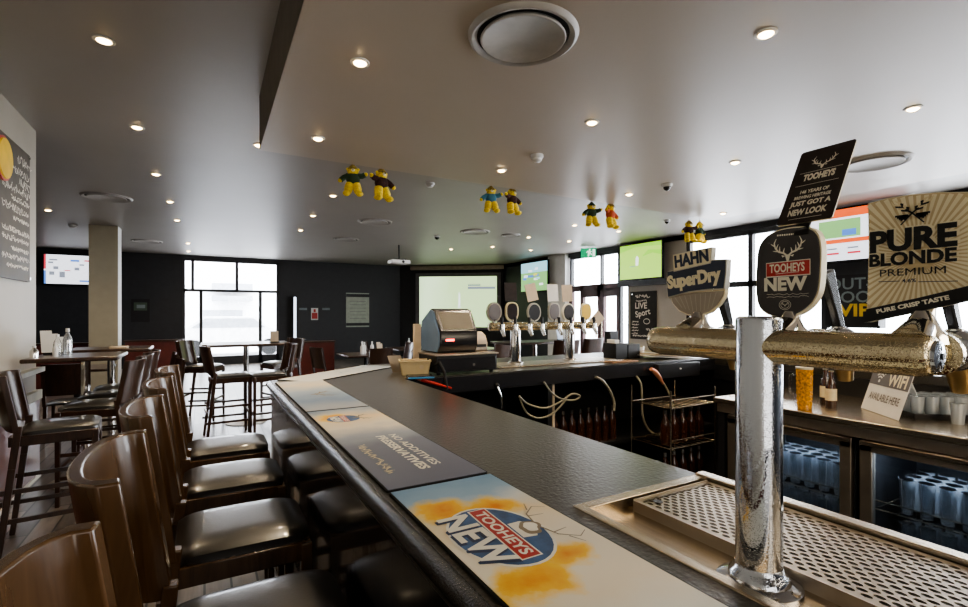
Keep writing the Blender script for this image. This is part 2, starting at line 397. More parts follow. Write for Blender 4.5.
# the glazing either side of the notice pillar
fr = MB(); y0, y1 = yr(629), yr(618.5)
fr.box(X0, X1, y0, y1, 0, .3, 'frame').box(X0, X1, y0, y0+.06, 0, 2.2, 'frame').box(X0, X1, y1-.05, y1, 0, 2.2, 'frame')
w = struct(fr.build('window_2')); MB().box(XR+.06, XR+.07, y0, y1, .2, 2.2, 'winglass').build('window_pane', w)
fr = MB(); ya, yb = -2.4, yr(686)
ym = [yb-.04, yr(749.5)]
while ym[-1] > -2: ym.append(ym[-1]-1.26)
for i, y in enumerate(ym): fr.box(X0, X1, y-.045, y+.045, .3, 3.1, 'frame')
fr.box(X0, X1, ya, yb, 2.02, 2.13, 'frame').box(X0, X1, ya, yb, 3.0, 3.1, 'frame').box(X0, X1, ya, yb, .3, .42, 'frame')
for y in (yr(703), yr(664)): pass
w = struct(fr.build('window_3')); MB().box(XR+.06, XR+.07, ya, yb, .35, 3.08, 'winglass').build('window_pane', w)
# square column on the left, low divider walls
b = MB().box(-1.90, -1.455, 11.69, 12.12, 0, ZC-.002, 'column'); b.box(-1.455, -1.45, 11.69, 12.12, 0, ZC-.002, 'columnside')  # right face has a paler colour than the rest of the column
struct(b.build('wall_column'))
def divider(label, x0, x1, y, z=.93):
    t = thing('divider_wall', label, 'divider', ((x0+x1)/2, y, 0))
    MB().box(x0, x1, y-.04, y+.04, 0, z, 'maroon').build('panel', t); MB().box(x0-.02, x1+.02, y-.08, y+.08, z, z+.035, 'wooddark').build('cap_rail', t, bevel=.008)
divider('dark red low divider running right from the square column', -1.4, on_y(182, 330, 12.1).x, 12.2)
divider('dark red low divider right of the tall window, glossy cap', on_y(292, 330, 11).x, on_y(334, 330, 11).x, 11, .88)
divider('dark divider wall under the left television', -5.2, -2.0, 12.3, .9)
# outside
g = MB().box(-30, 60, 16.8, 60, -.25, -.12, 'concrete').box(9.2, 60, -30, 60, -.26, -.13, 'concrete'); o = g.build('ground'); struct(o)
t = thing('street_building', 'pale building with grey awning bands seen through the tall window', 'building', (1, 30, 0))
MB().box(-14, 14, 30, 34, -.1, 6, 'paleext').build('wall', t)
a = on_y(212, 300, 29); c = on_y(252, 300, 29)
for z0, z1 in ((2.2, 2.45), (2.75, 3.1)): MB().box(a.x, c.x, 28.6, 30, z0, z1, 'greyext').build('awning', t)
MB().box(a.x-.4, c.x-.4, 29.95, 29.99, .3, 1.7, 'greyext').build('shopfront_glass', t)
t = thing('parked_car', 'blurred white car parked outside the tall window', 'car', (.5, 22, 0))
cx = on_y(232, 330, 22).x
body = MB().prism([(cx-2.1, .35), (cx+2.1, .35), (cx+2.15, .8), (cx+1.3, .95), (cx+.8, 1.4), (cx-1.0, 1.4), (cx-1.6, .95), (cx-2.15, .85)], 0, 1.7, 'paleext', Matrix.Translation((0, 22.9, 0)) @ Matrix.Rotation(R(90), 4, 'X'))
body.build('body', t, bevel=.06)
MB().prism([(cx+1.15, .97), (cx+.72, 1.33), (cx-.92, 1.33), (cx-1.4, .97)], 0, 1.72, 'greyext', Matrix.Translation((0, 22.91, 0)) @ Matrix.Rotation(R(90), 4, 'X')).build('side_window', t)
for x in (cx-1.3, cx+1.3):
    for y in (21.25, 22.8): MB().tube([(x, y-.1, .2), (x, y+.1, .2)], .32, 'rubber', 20).build('wheel', t, 40)

# ================================================================ CEILING FITTINGS
def downlight(px, py, z, label, group=None, power=14, r=.045, tilt=0, spot=True, glow=True):
    r *= .8; p = pz(px, py, z); t = thing('recessed_downlight', label, 'downlight', p, group)
    m = MB().lathe([(r*1.5, 0), (r*1.5, -.006), (r*1.05, -.008), (r*1.0, 0)], 'white', 24, p, closed=True); m.build('trim_ring', t, 40)
    MB().lathe([(r*.95, -.004), (r*.85, -.012), (r*.5, -.018), (0.0001, -.020)], 'bulb', 20, p).build('lamp', t)
    if spot:
        l = bpy.data.lights.new('downlight_beam', 'SPOT'); l.energy = power; l.color = (1, .80, .55); l.spot_size = R(115); l.spot_blend = .9; l.shadow_soft_size = .035
        lo = bpy.data.objects.new('downlight_beam', l); C.objects.link(lo); lo.location = (p.x, p.y, z-.045); lo.parent = None
for px, py, lb in ((360, 62, 'bright downlight in the bulkhead nearest its dark left edge'), (318, 138, 'bright downlight near the far left corner of the bulkhead'),
                   (766, 33, 'bright downlight near the top right of the photo'), (592, 122, 'warm downlight before the white dome on the bulkhead'),
                   (913, 108, 'downlight right of the large round vent behind the tap sign'), (735, 162, 'pale downlight left of the dark card above the taps'),
                   (501.5, 170, 'small downlight above the second pair of plush toys'), (629, 194, 'small downlight right of the third pair of plush toys'), (723, 213, 'faint downlight near the right edge of the bulkhead')):
    downlight(px, py, ZB, lb, 'downlights in the bulkhead over the bar', 46, .04)
for px, py, lb in ((104, 40, 'bright starry downlight at the top left of the main ceiling'), (137, 127, 'tilted downlight casting a warm streak on the main ceiling'), (259, 145, 'downlight beside the far left corner of the bulkhead')):
    downlight(px, py, ZC, lb, 'downlights in the main ceiling', 50, .05)
for px, py in ((156, 174), (170, 201.5), (177, 220), (48, 210), (188, 243), (188.5, 251), (333, 195.5), (313, 215.5), (300.5, 230), (492.5, 246.5), (528.6, 237), (530.6, 250), (574.5, 225), (569, 241), (618.5, 231), (451, 249)):
    downlight(px, py, ZC, 'small round downlight in the distant main ceiling', 'small downlights in the distant main ceiling', 40, .05)
M['ventgrey'] = simple('vent_grey', (.44, .42, .39), .5)
def vent(px, py, z, r, label):
    p = pz(px, py, z); t = thing('ceiling_vent', label, 'air vent', p, 'round air diffusers')
    r *= 1.30
    MB().lathe([(r, 0), (r*.98, -.012), (r*.93, -.020), (r*.86, -.014), (r*.83, -.002)], 'ventgrey', 56, p, closed=False).build('outer_ring', t, 40)
    MB().lathe([(r*.84, -.003), (r*.70, -.004)], 'black', 48, p, closed=False).build('dark_ring', t)  # flat black ring stands in for the shade between ring and disc
    MB().lathe([(r*.74, -.004), (r*.775, -.018), (r*.76, -.024), (r*.72, -.024), (r*.70, -.020), (0.001, -.019)], 'ventgrey', 56, p).build('centre_disc', t, 40)
vent(523, 36, ZB, .195, 'large round air vent in the bulkhead near top centre')
vent(874, 162, ZB, .20, 'round air vent half hidden behind the dark card')
vent(107, 197, ZC, .24, 'round air vent above the square column')
vent(147, 241, ZC, .24, 'round air vent beyond the square column')
vent(375, 221.5, ZC, .24, 'round air vent behind the first pair of plush toys')
vent(475, 231.5, ZC, .24, 'round air vent above the projection screen')
vent(346, 239, ZC, .22, 'distant round air vent left of the projector')
vent(511, 235, ZC, .16, 'small distant round air vent right of the screen')
def dome(px, py, z, r, label, cat='smoke detector', cam=False, name='smoke_detector'):
    p = pz(px, py, z); t = thing(name, label, cat, p)
    MB().lathe([(r, 0), (r, -.02), (r*.8, -.03)], 'white', 24, p).build('base', t, 40)
    if cam: MB().ball((p.x, p.y, p.z-.03), (r*.72, r*.72, r*.75), 'blackplastic', 16).build('lens_dome', t, 60)
    else: MB().lathe([(r*.75, -.028), (r*.72, -.045), (r*.5, -.055), (.001, -.058)], 'white', 24, p).build('cap', t, 40)
dome(537, 155, ZB, .052, 'white detector dome on the bulkhead above the toys')
dome(667, 184, ZB, .05, 'dark glass camera dome on the bulkhead', 'camera', True, 'security_camera')
dome(430, 183, ZC, .06, 'small white detector right of the first plush pair')
dome(437, 236, ZC, .07, 'dark security camera above the projection screen', 'camera', True, 'security_camera')
dome(667, 220, ZC, .055, 'dark detector above the golf television', 'camera', True, 'security_camera')
dome(73, 225, ZC, .07, 'white detector left of the square column top')
# projector on its pole
p = pz(399, 245, ZC); t = thing('projector', 'white projector hanging from the ceiling on a black pole', 'projector', p)
D_ = (p-Vector((0, 0, EYE))).dot(Vector((SN, CS, 0))); zb = EYE+(HY-264)/F_PX*D_
MB().tube([(p.x, p.y, ZC), (p.x, p.y, zb+.12)], .02, 'black').build('pole', t, 40)
MB().box(p.x-.14, p.x+.14, p.y-.12, p.y+.12, zb+.09, zb+.12, 'black').build('bracket', t)
MB().box(p.x-.24, p.x+.24, p.y-.17, p.y+.17, zb, zb+.09, 'white').build('body', t, bevel=.02)
MB().tube([(p.x+.05, p.y-.18, zb+.045), (p.x+.05, p.y-.15, zb+.045)], .035, 'blackplastic', 16).build('lens', t, 40)
# exit sign
p = on_x(588.5, 253, XR-.5); t = thing('exit_sign', 'green exit sign with running figure hanging by the doors', 'sign', (p.x, p.y, p.z))
T = frame_tf(Vector((p.x, p.y, p.z)), (.75, -.66, 0), (0, 0, 1))
MB().box(-.19, .19, -.12, .12, -.03, .03, 'green', T).build('case', t)
m = MB(); m.poly([(-.02, -.09), (.01, -.09), (.03, -.02), (.07, -.06), (.09, -.05), (.04, .03), (.08, .02), (.09, .03), (.03, .06), (-.03, .05), (-.06, 0), (-.04, 0), (-.01, .03)], 'exitwhite', T, .032)
m.poly([(.03+.02*math.cos(a), .082+.02*math.sin(a)) for a in [i*.785 for i in range(8)]], 'exitwhite', T, .032); m.poly([(.10, -.09), (.16, -.09), (.16, .09), (.10, .09)], 'exitwhite', T, .032)
m.build('pictogram', t)
MB().tube([(p.x, p.y, p.z+.12), (p.x, p.y, ZC)], .01, 'white').build('stem', t)

# plush figures hung in pairs along the bulkhead edge
def plush(px, py, hpx, hat, shirt, trousers, label, flip=1, pose=0):
    q = pz(px, py-hpx/2, ZB); p = Vector((q.x, 4.19, ZB)); p = on_y(px, py-hpx/2-1, 4.19); D = SN*p.x+CS*4.19; s = hpx/F_PX*D/.31; p.z = min(p.z, ZC-.4)
    t = thing('plush_toy', label, 'soft toy', (p.x, p.y, p.z), 'plush figures hung along the bulkhead edge', rz=R(-15*flip+pose*20))
    def B(n, key, fn):
        m = MB(); fn(m, key); m.v = [v*s for v in m.v]; m.build(n, t, 60, local=True)
    B('torso', shirt, lambda m, k: m.ball((0, 0, -.145), (.070, .055, .068), k, 14))
    B('head', 'plush', lambda m, k: (m.ball((0, 0, -.07), (.056, .052, .05), k, 14), m.ball((-.05, 0, -.05), .016, k, 8), m.ball((.05, 0, -.05), .016, k, 8), m.ball((0, -.045, -.07), (.02, .018, .016), 'creamprint', 8), m.ball((-.018, -.045, -.052), .006, 'black', 6), m.ball((.018, -.045, -.052), .006, 'black', 6), m.ball((0, -.063, -.066), .006, 'black', 6)))
    B('hat', hat, lambda m, k: m.tube([(0, 0, -.055), (0, 0, -.03), (0, 0, 0)], [.054, .042, .012], k, 12))
    for sx in (-1, 1):
        up = (.03 if sx*flip > 0 else -.04)
        B('arm', 'plush', lambda m, k: (m.tube([(sx*.045, 0, -.115), (sx*.09, -.01, -.125+up*.4), (sx*.118, -.02, -.13+up)], [.028, .027, .026], shirt, 10), m.ball((sx*.125, -.022, -.13+up*1.1), .021, k, 8)))
        B('leg', 'plush', lambda m, k: (m.tube([(sx*.03, 0, -.2), (sx*.045, -.02, -.26), (sx*.05, -.02, -.29)], [.042, .042, .034], k, 10), m.ball((sx*.062, -.04, -.30), (.038, .05, .028), k, 10)))
    B('hanging_loop', 'white', lambda m, k: (m.tube([(0, 0, -.002), (0, .0, .02)], .006, k, 6), m.ball((0, 0, .022), .012, k, 8)))
    MB().tube([(p.x, p.y, p.z+.02), (p.x, 4.155, p.z+.05), (p.x, 4.148, ZB+.02)], .0015, 'white', 5).build('string', t) if False else None
for a in ((353, 181, 31, 'plushtop', 'plushgreen', 'plush', 'yellow plush toy in olive hat, left of the first pair', 1), (381.5, 185, 32, 'plushtop', 'plushdark', 'plush', 'yellow plush toy in dark maroon jersey, right of the first pair', -1),
          (491, 200, 26, 'plushtop', 'plushblue', 'plush', 'yellow plush toy in blue jersey hanging above the screen', 1), (512, 199.5, 26, 'plushtop', 'plushdark', 'plush', 'yellow plush toy in purple-brown jersey beside the blue one', -1),
          (591.5, 215, 24, 'plushgreen', 'plushgreen', 'plush', 'dark green plush toy left of the third pair', 1), (610.5, 216, 25, 'plushtop', 'plushred', 'plush', 'yellow plush toy in orange-red jersey above the exit sign', -1),
          (689, 232, 21, 'plushtop', 'plushdark', 'plush', 'yellow and black plush toy left of the last pair', 1), (699.5, 233, 21, 'plush', 'plushgreen', 'plush', 'yellow plush toy in green jersey right of the last pair', -1)):
    plush(*a)

# ================================================================ SCREENS AND BOARDS ON THE WALLS
def tv(label, T, w, h, draw, name='television'):
    t = thing(name, label, 'television', T.translation)
    MB().box(-w/2-.03, w/2+.03, -h/2-.035, h/2+.03, -.06, 0, 'tvedge', T).build('bezel', t, bevel=.01)
    m = MB(); draw(m, T, w, h); m.build('screen', t)
    MB().box(-.12, .12, -.12, .12, -.16, -.06, 'black', T).build('wall_bracket', t)
    return t
M['golf'] = emis('golf_green', (.30, .62, .05), 1.3); M['golf2'] = emis('golf_light_green', (.42, .72, .10), 1.3); M['scrwhite'] = emis('screen_white', (.9, .93, 1), 1.3)
M['scrorange'] = emis('screen_orange', (.85, .13, .03), 1.2); M['scrgreen'] = emis('screen_green', (.25, .5, .18), 1.2); M['scrblue'] = emis('screen_blue', (.10, .25, .70), 1.1)
M['scrgrey'] = emis('screen_grey', (.3, .33, .4), .9); M['scrred'] = emis('screen_red', (.7, .05, .08), 1.1); M['scrcyan'] = emis('screen_cyan', (.35, .65, .75), 1.2); M['scryellow'] = emis('screen_yellow', (.75, .65, .12), 1.2)
def rect(m, T, x0, x1, y0, y1, k, z=.002): m.poly([(x0, y0), (x1, y0), (x1, y1), (x0, y1)], k, T, z)
def d_golf(m, T, w, h):
    rect(m, T, -w/2, w/2, -h/2, h/2, 'golf2')
    m.poly([(-w/2, .30*h), (-.1*w, .42*h), (w/2, .38*h), (w/2, h/2), (-w/2, h/2)], 'golf', T, .003)
    m.poly([(w*.05, .12*h), (w*.3, .2*h), (w/2, .12*h), (w/2, .25*h), (w*.2, .3*h)], 'golf', T, .003)
    m.poly([(-.10*w, -.12*h), (-.04*w, -.12*h), (-.03*w, .1*h), (-.07*w, .16*h), (-.10*w, .1*h)], 'scrwhite', T, .004)
    m.ribbon([(-.25*w, -.14*h), (-.10*w, -.13*h)], .02*h, 'scrgrey', T, .004)
a, c = on_x(619, 260, XR-.2), on_x(663, 260, XR-.2)
T = frame_tf(Vector((XR-.2, (a.y+c.y)/2, 2.72)), (0, -1, 0), (0, 0, 1)); tv('wall television showing a green golf course above the chalkboard', T, a.y-c.y-.08, .80, d_golf)
MB_ = MB().box(XR-.20, XR, c.y-.1, a.y+.05, 2.16, 2.28, 'frame'); o = tag(MB_.build('tv_shelf'), 'grey ledge under the golf television', 'shelf')
def d_race(m, T, w, h):
    rect(m, T, -w/2, w/2, -h/2, h/2, 'scrwhite'); rect(m, T, -w/2, w/2, h*.34, h/2, 'scrorange', .003); rect(m, T, -w*.28, w*.12, -h*.05, h*.30, 'scrgreen', .003)
    rect(m, T, -w*.05, w*.08, -h*.02, h*.10, 'scrblue', .004); rect(m, T, -w*.45, -w*.32, -h*.12, h*.0, 'scrorange', .003); rect(m, T, -w*.28, w*.2, -h*.16, -h*.08, 'scrorange', .003)
    for i in range(4): rect(m, T, -w*.4+i*w*.2, -w*.28+i*w*.2, -h*.38, -h*.34, 'scrred', .003); rect(m, T, -w*.4+i*w*.2, -w*.3+i*w*.2, -h*.28, -h*.25, 'scrgrey', .003)
    rect(m, T, -w*.42, -w*.36, .1*h, .25*h, 'scryellow', .003)
y0, y1 = yr(806), 3.0
T = frame_tf(Vector((XR-.25, (y0+y1)/2, 2.74)), (0, -1, 0), (0, 0, 1)); tv('wall television with orange and white racing page behind the taps', T, y0-y1, .80, d_race)
def d_park(m, T, w, h):
    rect(m, T, -w/2, w/2, -h/2, h/2, 'scrgreen'); rect(m, T, -w/2, w/2, h*.15, h/2, 'scrcyan', .003)
    for i in range(16):
        x = random.uniform(-.45, .35)*w; y = random.uniform(-.4, .3)*h; rect(m, T, x, x+.14*w, y, y+.07*h, random.choice(['scrblue', 'scrwhite', 'scrcyan', 'scryellow', 'scrgrey']), .004+i*.0004)
a, c = on_x(521, 270, XR-.3), on_x(547.5, 270, XR-.3)
T = frame_tf(Vector((XR-.3, (a.y+c.y)/2-.0, EYE+(HY-277)/F_PX*(SN*XR+CS*(a.y+c.y)/2))), (0, -1, 0), (0, 0, 1)); tv('small colourful television right of the projection screen', T, a.y-c.y-.02, .86, d_park)
def d_list(m, T, w, h):
    rect(m, T, -w/2, w/2, -h/2, h/2, 'scrwhite'); rect(m, T, -w/2, -w*.46, 0, h/2, 'scrred', .003); rect(m, T, -w/2, -w*.46, -h/2, -.05*h, 'scrblue', .003)
    for x, y, ww, hh, k in ((-.4, .3, .16, .05, 'scrgrey'), (-.42, .2, .1, .06, 'scrgrey'), (.02, .28, .18, .07, 'scrblue'), (.3, .3, .1, .05, 'scrred'), (.2, .15, .1, .05, 'scrgrey'), (-.32, 0, .1, .1, 'scrgrey'), (.1, -.02, .1, .1, 'scrgrey'),
                            (-.4, -.2, .1, .12, 'scrgrey'), (-.2, -.28, .11, .2, 'scrgrey'), (.2, -.42, .2, .06, 'scrblue'), (-.1, -.05, .12, .03, 'scrred')): rect(m, T, x*w, (x+ww)*w, y*h, (y+hh)*h, k, .003)
a, c = on_y(44, 270, YF-.2), on_y(94, 270, YF-.2); zc_ = on_y(66, 269.5, YF-.2).z
T = frame_tf(Vector(((a.x+c.x)/2, YF-.2, zc_)), (1, 0, 0), (0, 0, 1)); tv('white results-page television on the far wall left of the column', T, c.x-a.x, .74, d_list)
# projection screen
mid = (pA+pB)/2+dAB*.27; T = frame_tf(Vector((mid.x, mid.y, 0))+nAB*.12, dAB, (0, 0, 1))
M['proj'] = ramp_mat('projected_picture', [(0, (.60, .80, .42)), (.5, (.72, .92, .60)), (1, (.55, .78, .40))], 1, .5, 1.0, .5, 1.0, emit=1.15)
t = thing('projection_screen', 'large pale green projection screen on the angled far wall', 'projection screen', (mid.x, mid.y, 1.0))
w_, z0, z1 = 1.36, 1.05, 2.80
MB().box(-w_-.14, w_+.14, z0-.1, z1+.12, -.03, 0, 'greycard', T).build('border', t)
MB().box(-w_-.14, w_+.14, z0-.1, z1+.12, -.05, -.032, 'darkwall', T).build('backing', t)
m = MB(); rect(m, T, -w_, w_, z0, z1, 'proj', .002); m.build('picture', t)
m = MB(); rect(m, T, .35, .8, 2.47, 2.52, 'scrgrey', .004); rect(m, T, .35, w_-.05, 2.36, 2.44, 'scrgrey', .004); m.poly([(.02, 1.7), (.09, 1.7), (.08, 2.2), (.04, 2.25)], 'scrwhite', T, .004); m.build('scoreboard', t)
MB().box(-w_-.3, w_+.25, 3.03, 3.17, .0, .12, 'steeldark', T).build('roller_case', t, bevel=.01)
# notice posters on the far wall
def poster(px0, px1, py0, py1, label, draw, plane=YF, key='paper', cat='poster', name='wall_poster'):
    a = on_y(px0, py0, plane); c = on_y(px1, py0, plane); cz = on_y((px0+px1)/2, py1, plane).z; top = on_y((px0+px1)/2, py0, plane).z
    w, h = c.x-a.x, top-cz; T = frame_tf(Vector(((a.x+c.x)/2, plane-.02, (top+cz)/2)), (1, 0, 0), (0, 0, 1))
    m = MB().box(-w/2, w/2, -h/2, h/2, -.015, 0, key, T); draw(m, T, w, h); return tag(m.build(name), label, cat)
def d_p1(m, T, w, h):
    rect(m, T, -w/2, w/2, .38*h, .47*h, 'black'); rect(m, T, -w/2, w/2, -.46*h, -.38*h, 'black')
    for i in range(6): rect(m, T, -.35*w, .35*w, (.25-.1*i)*h, (.26-.1*i)*h, 'greycard')
M['palegreenpaper'] = simple('pale_green_paper', (.48, .52, .44), .6)
poster(346, 369, 293, 327, 'pale green notice sheet with black bands on the far wall', d_p1, key='palegreenpaper')
poster(311, 318, 308, 320, 'small red and white safety notice on the dark wall', lambda m, T, w, h: (rect(m, T, -w*.4, w*.4, -.4*h, .1*h, 'red'), rect(m, T, -w*.15, w*.15, .15*h, .4*h, 'red')), cat='sign', name='safety_notice')
M['dimgreen'] = simple('dim_green_print', (.06, .09, .06), .5)
poster(131, 150, 299, 322, 'dim framed picture on the dark wall right of the column', lambda m, T, w, h: (rect(m, T, -w*.35, w*.35, .0*h, .35*h, 'dimgreen'), rect(m, T, -w*.2, w*.25, .1*h, .25*h, 'greyprint', .003)), key='black', cat='picture', name='framed_picture')
M['ochre'] = simple('dull_ochre_print', (.10, .075, .03), .6, var=.5, vscale=8)
poster(402, 414, 282, 322, 'tall dark ochre art panel left of the projection screen', lambda m, T, w, h: (rect(m, T, -w*.3, w*.1, .1*h, .4*h, 'ochre'), rect(m, T, -w*.3, w*.4, -.4*h, -.1*h, 'greyprint')), key='ochre', cat='picture', name='art_panel')
for px in (303, 326):
    a = on_y(px, 309, YF); tag(MB().box(a.x-.12, a.x+.12, YF-.03, YF-.005, a.z-.035, a.z+.035, 'greyprint').build('wall_switch', bevel=.005), 'small grey switch plate %s the red safety notice' % ('left of' if px < 310 else 'right of'), 'switch')
a, c = on_y(295, 297, YF-.3), on_y(295, 341, YF-.3)
M['strip'] = emis('cool_strip_glow', (.75, .85, 1), 2.2)
t = thing('white_strip', 'upright white glowing strip right of the tall window', 'light', (a.x, YF-.3, c.z)); MB().box(a.x-.035, a.x+.035, YF-.32, YF-.29, c.z, a.z, 'strip').build('tube', t, bevel=.01); MB().box(a.x-.045, a.x+.045, YF-.29, YF, c.z-.02, a.z+.02, 'black').build('strip_back', t)  # narrow upright box with a cool white glow

# chalkboards
def scribble(m, T, x0, x1, y, hgt, key='chalk', w=.006, dense=1.0):
    x = x0
    while x < x1:
        pts = []; L_ = random.uniform(.5, 1.4)*hgt; n = random.randint(3, 6)
        for i in range(n): pts.append((x+L_*i/(n-1)*random.uniform(.7, 1.1), y+random.uniform(-.5, .5)*hgt))
        m.ribbon(pts, w, key, T, .003+random.uniform(0, .0006)); x += L_*random.uniform(.6, 1.0)/dense
y1_ = on_x(27, 200, XL).y; T = frame_tf(Vector((XL+.02, y1_, 1.78)), (0, 1, 0), (0, 0, 1))
t = thing('chalkboard_menu', 'tall brown chalkboard menu with white handwriting on the left wall', 'chalkboard', (XL+.02, y1_, 1.78))
MB().box(-2.2, 0, 0, 1.12, -.02, 0, 'menuboard', T).build('board', t, bevel=.004)
m = MB(); random.seed(3)
for i, (yy, hh, xa) in enumerate(((1.0, .09, -.35), (.90, .07, -.6), (.82, .08, -.3), (.74, .08, -.7), (.66, .05, -.5), (.58, .07, -.7), (.50, .04, -.45), (.40, .05, -.7), (.33, .05, -.7), (.25, .04, -.5), (.18, .05, -.7), (.11, .04, -.6))):
    scribble(m, T, xa, -.07, yy, hh, w=.008, dense=1.5)
    scribble(m, T, -2.0, -.8, yy, hh, w=.008, dense=1.2)
m.build('chalk_lettering', t)
for x, y in ((-.03, .03), (-.03, 1.09)): MB().tube([T @ Vector((x, y, 0)), T @ Vector((x, y, .01))], .012, 'chromeplain').build('fixing_screw', t, 40)
p = on_x(3, 158, XL+.03); T2 = frame_tf(Vector((XL+.03, p.y, p.z)), (0, 1, 0), (0, 0, 1))
t = thing('burger_decal', 'round red and yellow decoration at the menu board edge', 'decoration', (p.x, p.y, p.z))
MB().lathe([(.16, 0), (.15, .02), (.001, .03)], 'yellow', 24, tf=T2).build('disc', t, 40); MB().lathe([(.17, -.005), (.17, .01), (.13, .012)], 'red', 24, tf=T2).build('rim', t, 40)

a, c = on_x(631.5, 300, XR), on_x(657, 300, XR); yc = (a.y+c.y)/2; w_ = a.y-c.y
T = frame_tf(Vector((XR-.04, yc, 1.47)), (0, -1, 0), (0, 0, 1)); h_ = 1.12
t = thing('chalkboard_sign', 'small black chalkboard reading LIVE Sport below the golf television', 'chalkboard', (XR-.04, yc, 1.0))
MB().box(-w_/2, w_/2, -h_/2, h_/2, -.03, 0, 'slateboard', T).build('board', t)
m = MB(); scribble(m, T, -.22, .2, .45, .09, w=.02); scribble(m, T, -.2, .1, .34, .05, w=.014)
m.text('LIVE', .20, 'chalk', T, (-.05, .22), .004, .02); m.text('Sport', .20, 'chalk', T, (.0, .05), .004, .02, rot=.2)
m.ribbon([(.12+.09*math.cos(a_), -.14+.06*math.sin(a_)) for a_ in [i*.45 for i in range(15)]], .015, 'chalk', T, .004)
for i in range(5): scribble(m, T, -.33, -.15, -.15-.07*i, .04, w=.012)
scribble(m, T, .1, .28, -.33, .08, w=.014); scribble(m, T, -.3, .3, -.48, .05, w=.012); m.build('chalk_lettering', t)
for x in (-.33, .33):
    MB().tube([T @ Vector((x*.95, .5, 0)), T @ Vector((x*.95, .5, .01))], .012, 'chromeplain').build('fixing_screw', t, 40)
a, c = on_x(827, 300, XR), on_x(880, 300, XR); yc = (a.y+c.y)/2; w_ = a.y-c.y
zt_, zb_ = 2.12, 1.32; T = frame_tf(Vector((XR-.05, yc, (zt_+zb_)/2)), (0, -1, 0), (0, 0, 1))
t = thing('promo_board', 'dark board with grey OUT-DOOR and yellow lettering behind the taps', 'sign', (XR-.05, yc, zb_))
MB().box(-w_/2, w_/2, -.4, .4, -.04, 0, 'black', T).build('board', t)
m = MB(); x0_ = -w_/2+.03; m.text('OUT-', .25, 'greyprint', T, (x0_, .25), .004, .015, ax='LEFT', xs=1.0); m.text('DOOR', .25, 'greyprint', T, (x0_, .04), .004, .015, ax='LEFT', xs=1.0); m.text('VIP', .27, 'yellow', T, (x0_+.17, -.17), .006, .03, ax='LEFT', xs=1.15); m.build('lettering', t)
# ================================================================ THE BAR
def fit(m, T, s, key, x0, x1, y0, y1, z=.001, bold=.02, ext=0, rot=0):
    """lettering scaled to fill the rectangle x0..x1, y0..y1 of a sign's own plane"""
    t = MB().text(s, 1.0, key, None, (0, 0), 0, bold, 0)
    xs = [v.x for v in t.v]; ys = [v.y for v in t.v]; ax, bx_, ay, by = min(xs), max(xs), min(ys), max(ys)
    L = Matrix.Translation(((x0+x1)/2, (y0+y1)/2, z)) @ Matrix.Rotation(rot, 4, 'Z') @ Matrix.Diagonal(((x1-x0)/(bx_-ax), (y1-y0)/(by-ay), 1, 1)) @ Matrix.Translation((-(ax+bx_)/2, -(ay+by)/2, 0))
    m.add(t.v, t.f, key, T @ L)
ZT = 1.10
top = [(.335, -1.6), (.668, -1.6), (.668, .785), (1.07, .785), (1.07, 2.85), (4.1, 2.85), (4.1, -1.6), (4.8, -1.6), (4.8, 3.76), (1.10, 3.76), (.335, 3.15)]
bar = thing('bar_counter', 'long black island bar with glossy front and thick crinkled edge', 'bar counter', (.7, 1, 0))
MB().prism(top, 1.035, ZT, 'bartop').build('countertop', bar, bevel=.004)
edge = [(.335, -1.6, 1.080), (.335, 3.15, 1.080), (1.10, 3.76, 1.080), (4.8, 3.76, 1.080)]
pts = []
for a, c in zip(edge[:-1], edge[1:]):
    for i in range(12): pts.append(Vector(a).lerp(Vector(c), i/12))
pts.append(Vector(edge[-1]))
MB().tube(pts, .021, 'baredge', 14).build('edge_roll', bar, 60)
fp = [(.345, -1.6), (.345, 3.145), (1.105, 3.75), (4.79, 3.75)]; b = MB()
inn = [(.38, -1.6), (.38, 3.125), (1.12, 3.715), (4.79, 3.715)]
for i in range(3): b.prism([fp[i], fp[i+1], inn[i+1], inn[i]], .10, 1.036, 'blackgloss')
b.prism([(4.755, -1.6), (4.79, -1.6), (4.79, 3.75), (4.755, 3.75)], .1, 1.036, 'blackgloss'); b.build('front_panel', bar)
b = MB().box(.40, .60, -1.6, 3.1, 0, .12, 'black').prism([(.40, 3.1), (.6, 3.05), (1.2, 3.6), (1.12, 3.69)], 0, .12, 'black').box(1.15, 4.7, 3.6, 3.69, 0, .12, 'black'); b.build('plinth', bar)
b = MB().box(.381, .95, -1.6, .785, .12, 1.03, 'black').box(.381, .98, .785, 3.0, .12, 1.034, 'black').box(4.12, 4.75, -1.6, 3.7, .0, 1.034, 'pvc')
b.box(1.2, 4.12, 3.45, 3.714, 0, 1.034, 'black').box(.98, 4.12, 2.86, 3.46, .45, .48, 'black').box(2.2, 2.24, 2.88, 3.45, 0, 1.03, 'black'); b.build('inner_carcass', bar)
MB().box(1.075, 4.1, 2.835, 2.849, .985, 1.095, 'blackplastic').build('inner_fascia', bar, bevel=.004)
tag(MB().box(.98, 4.1, -1.6, 2.84, 0, .012, 'rubber').build('rubber_floor_mat'), 'black rubber mat on the floor behind the bar', 'floor mat')

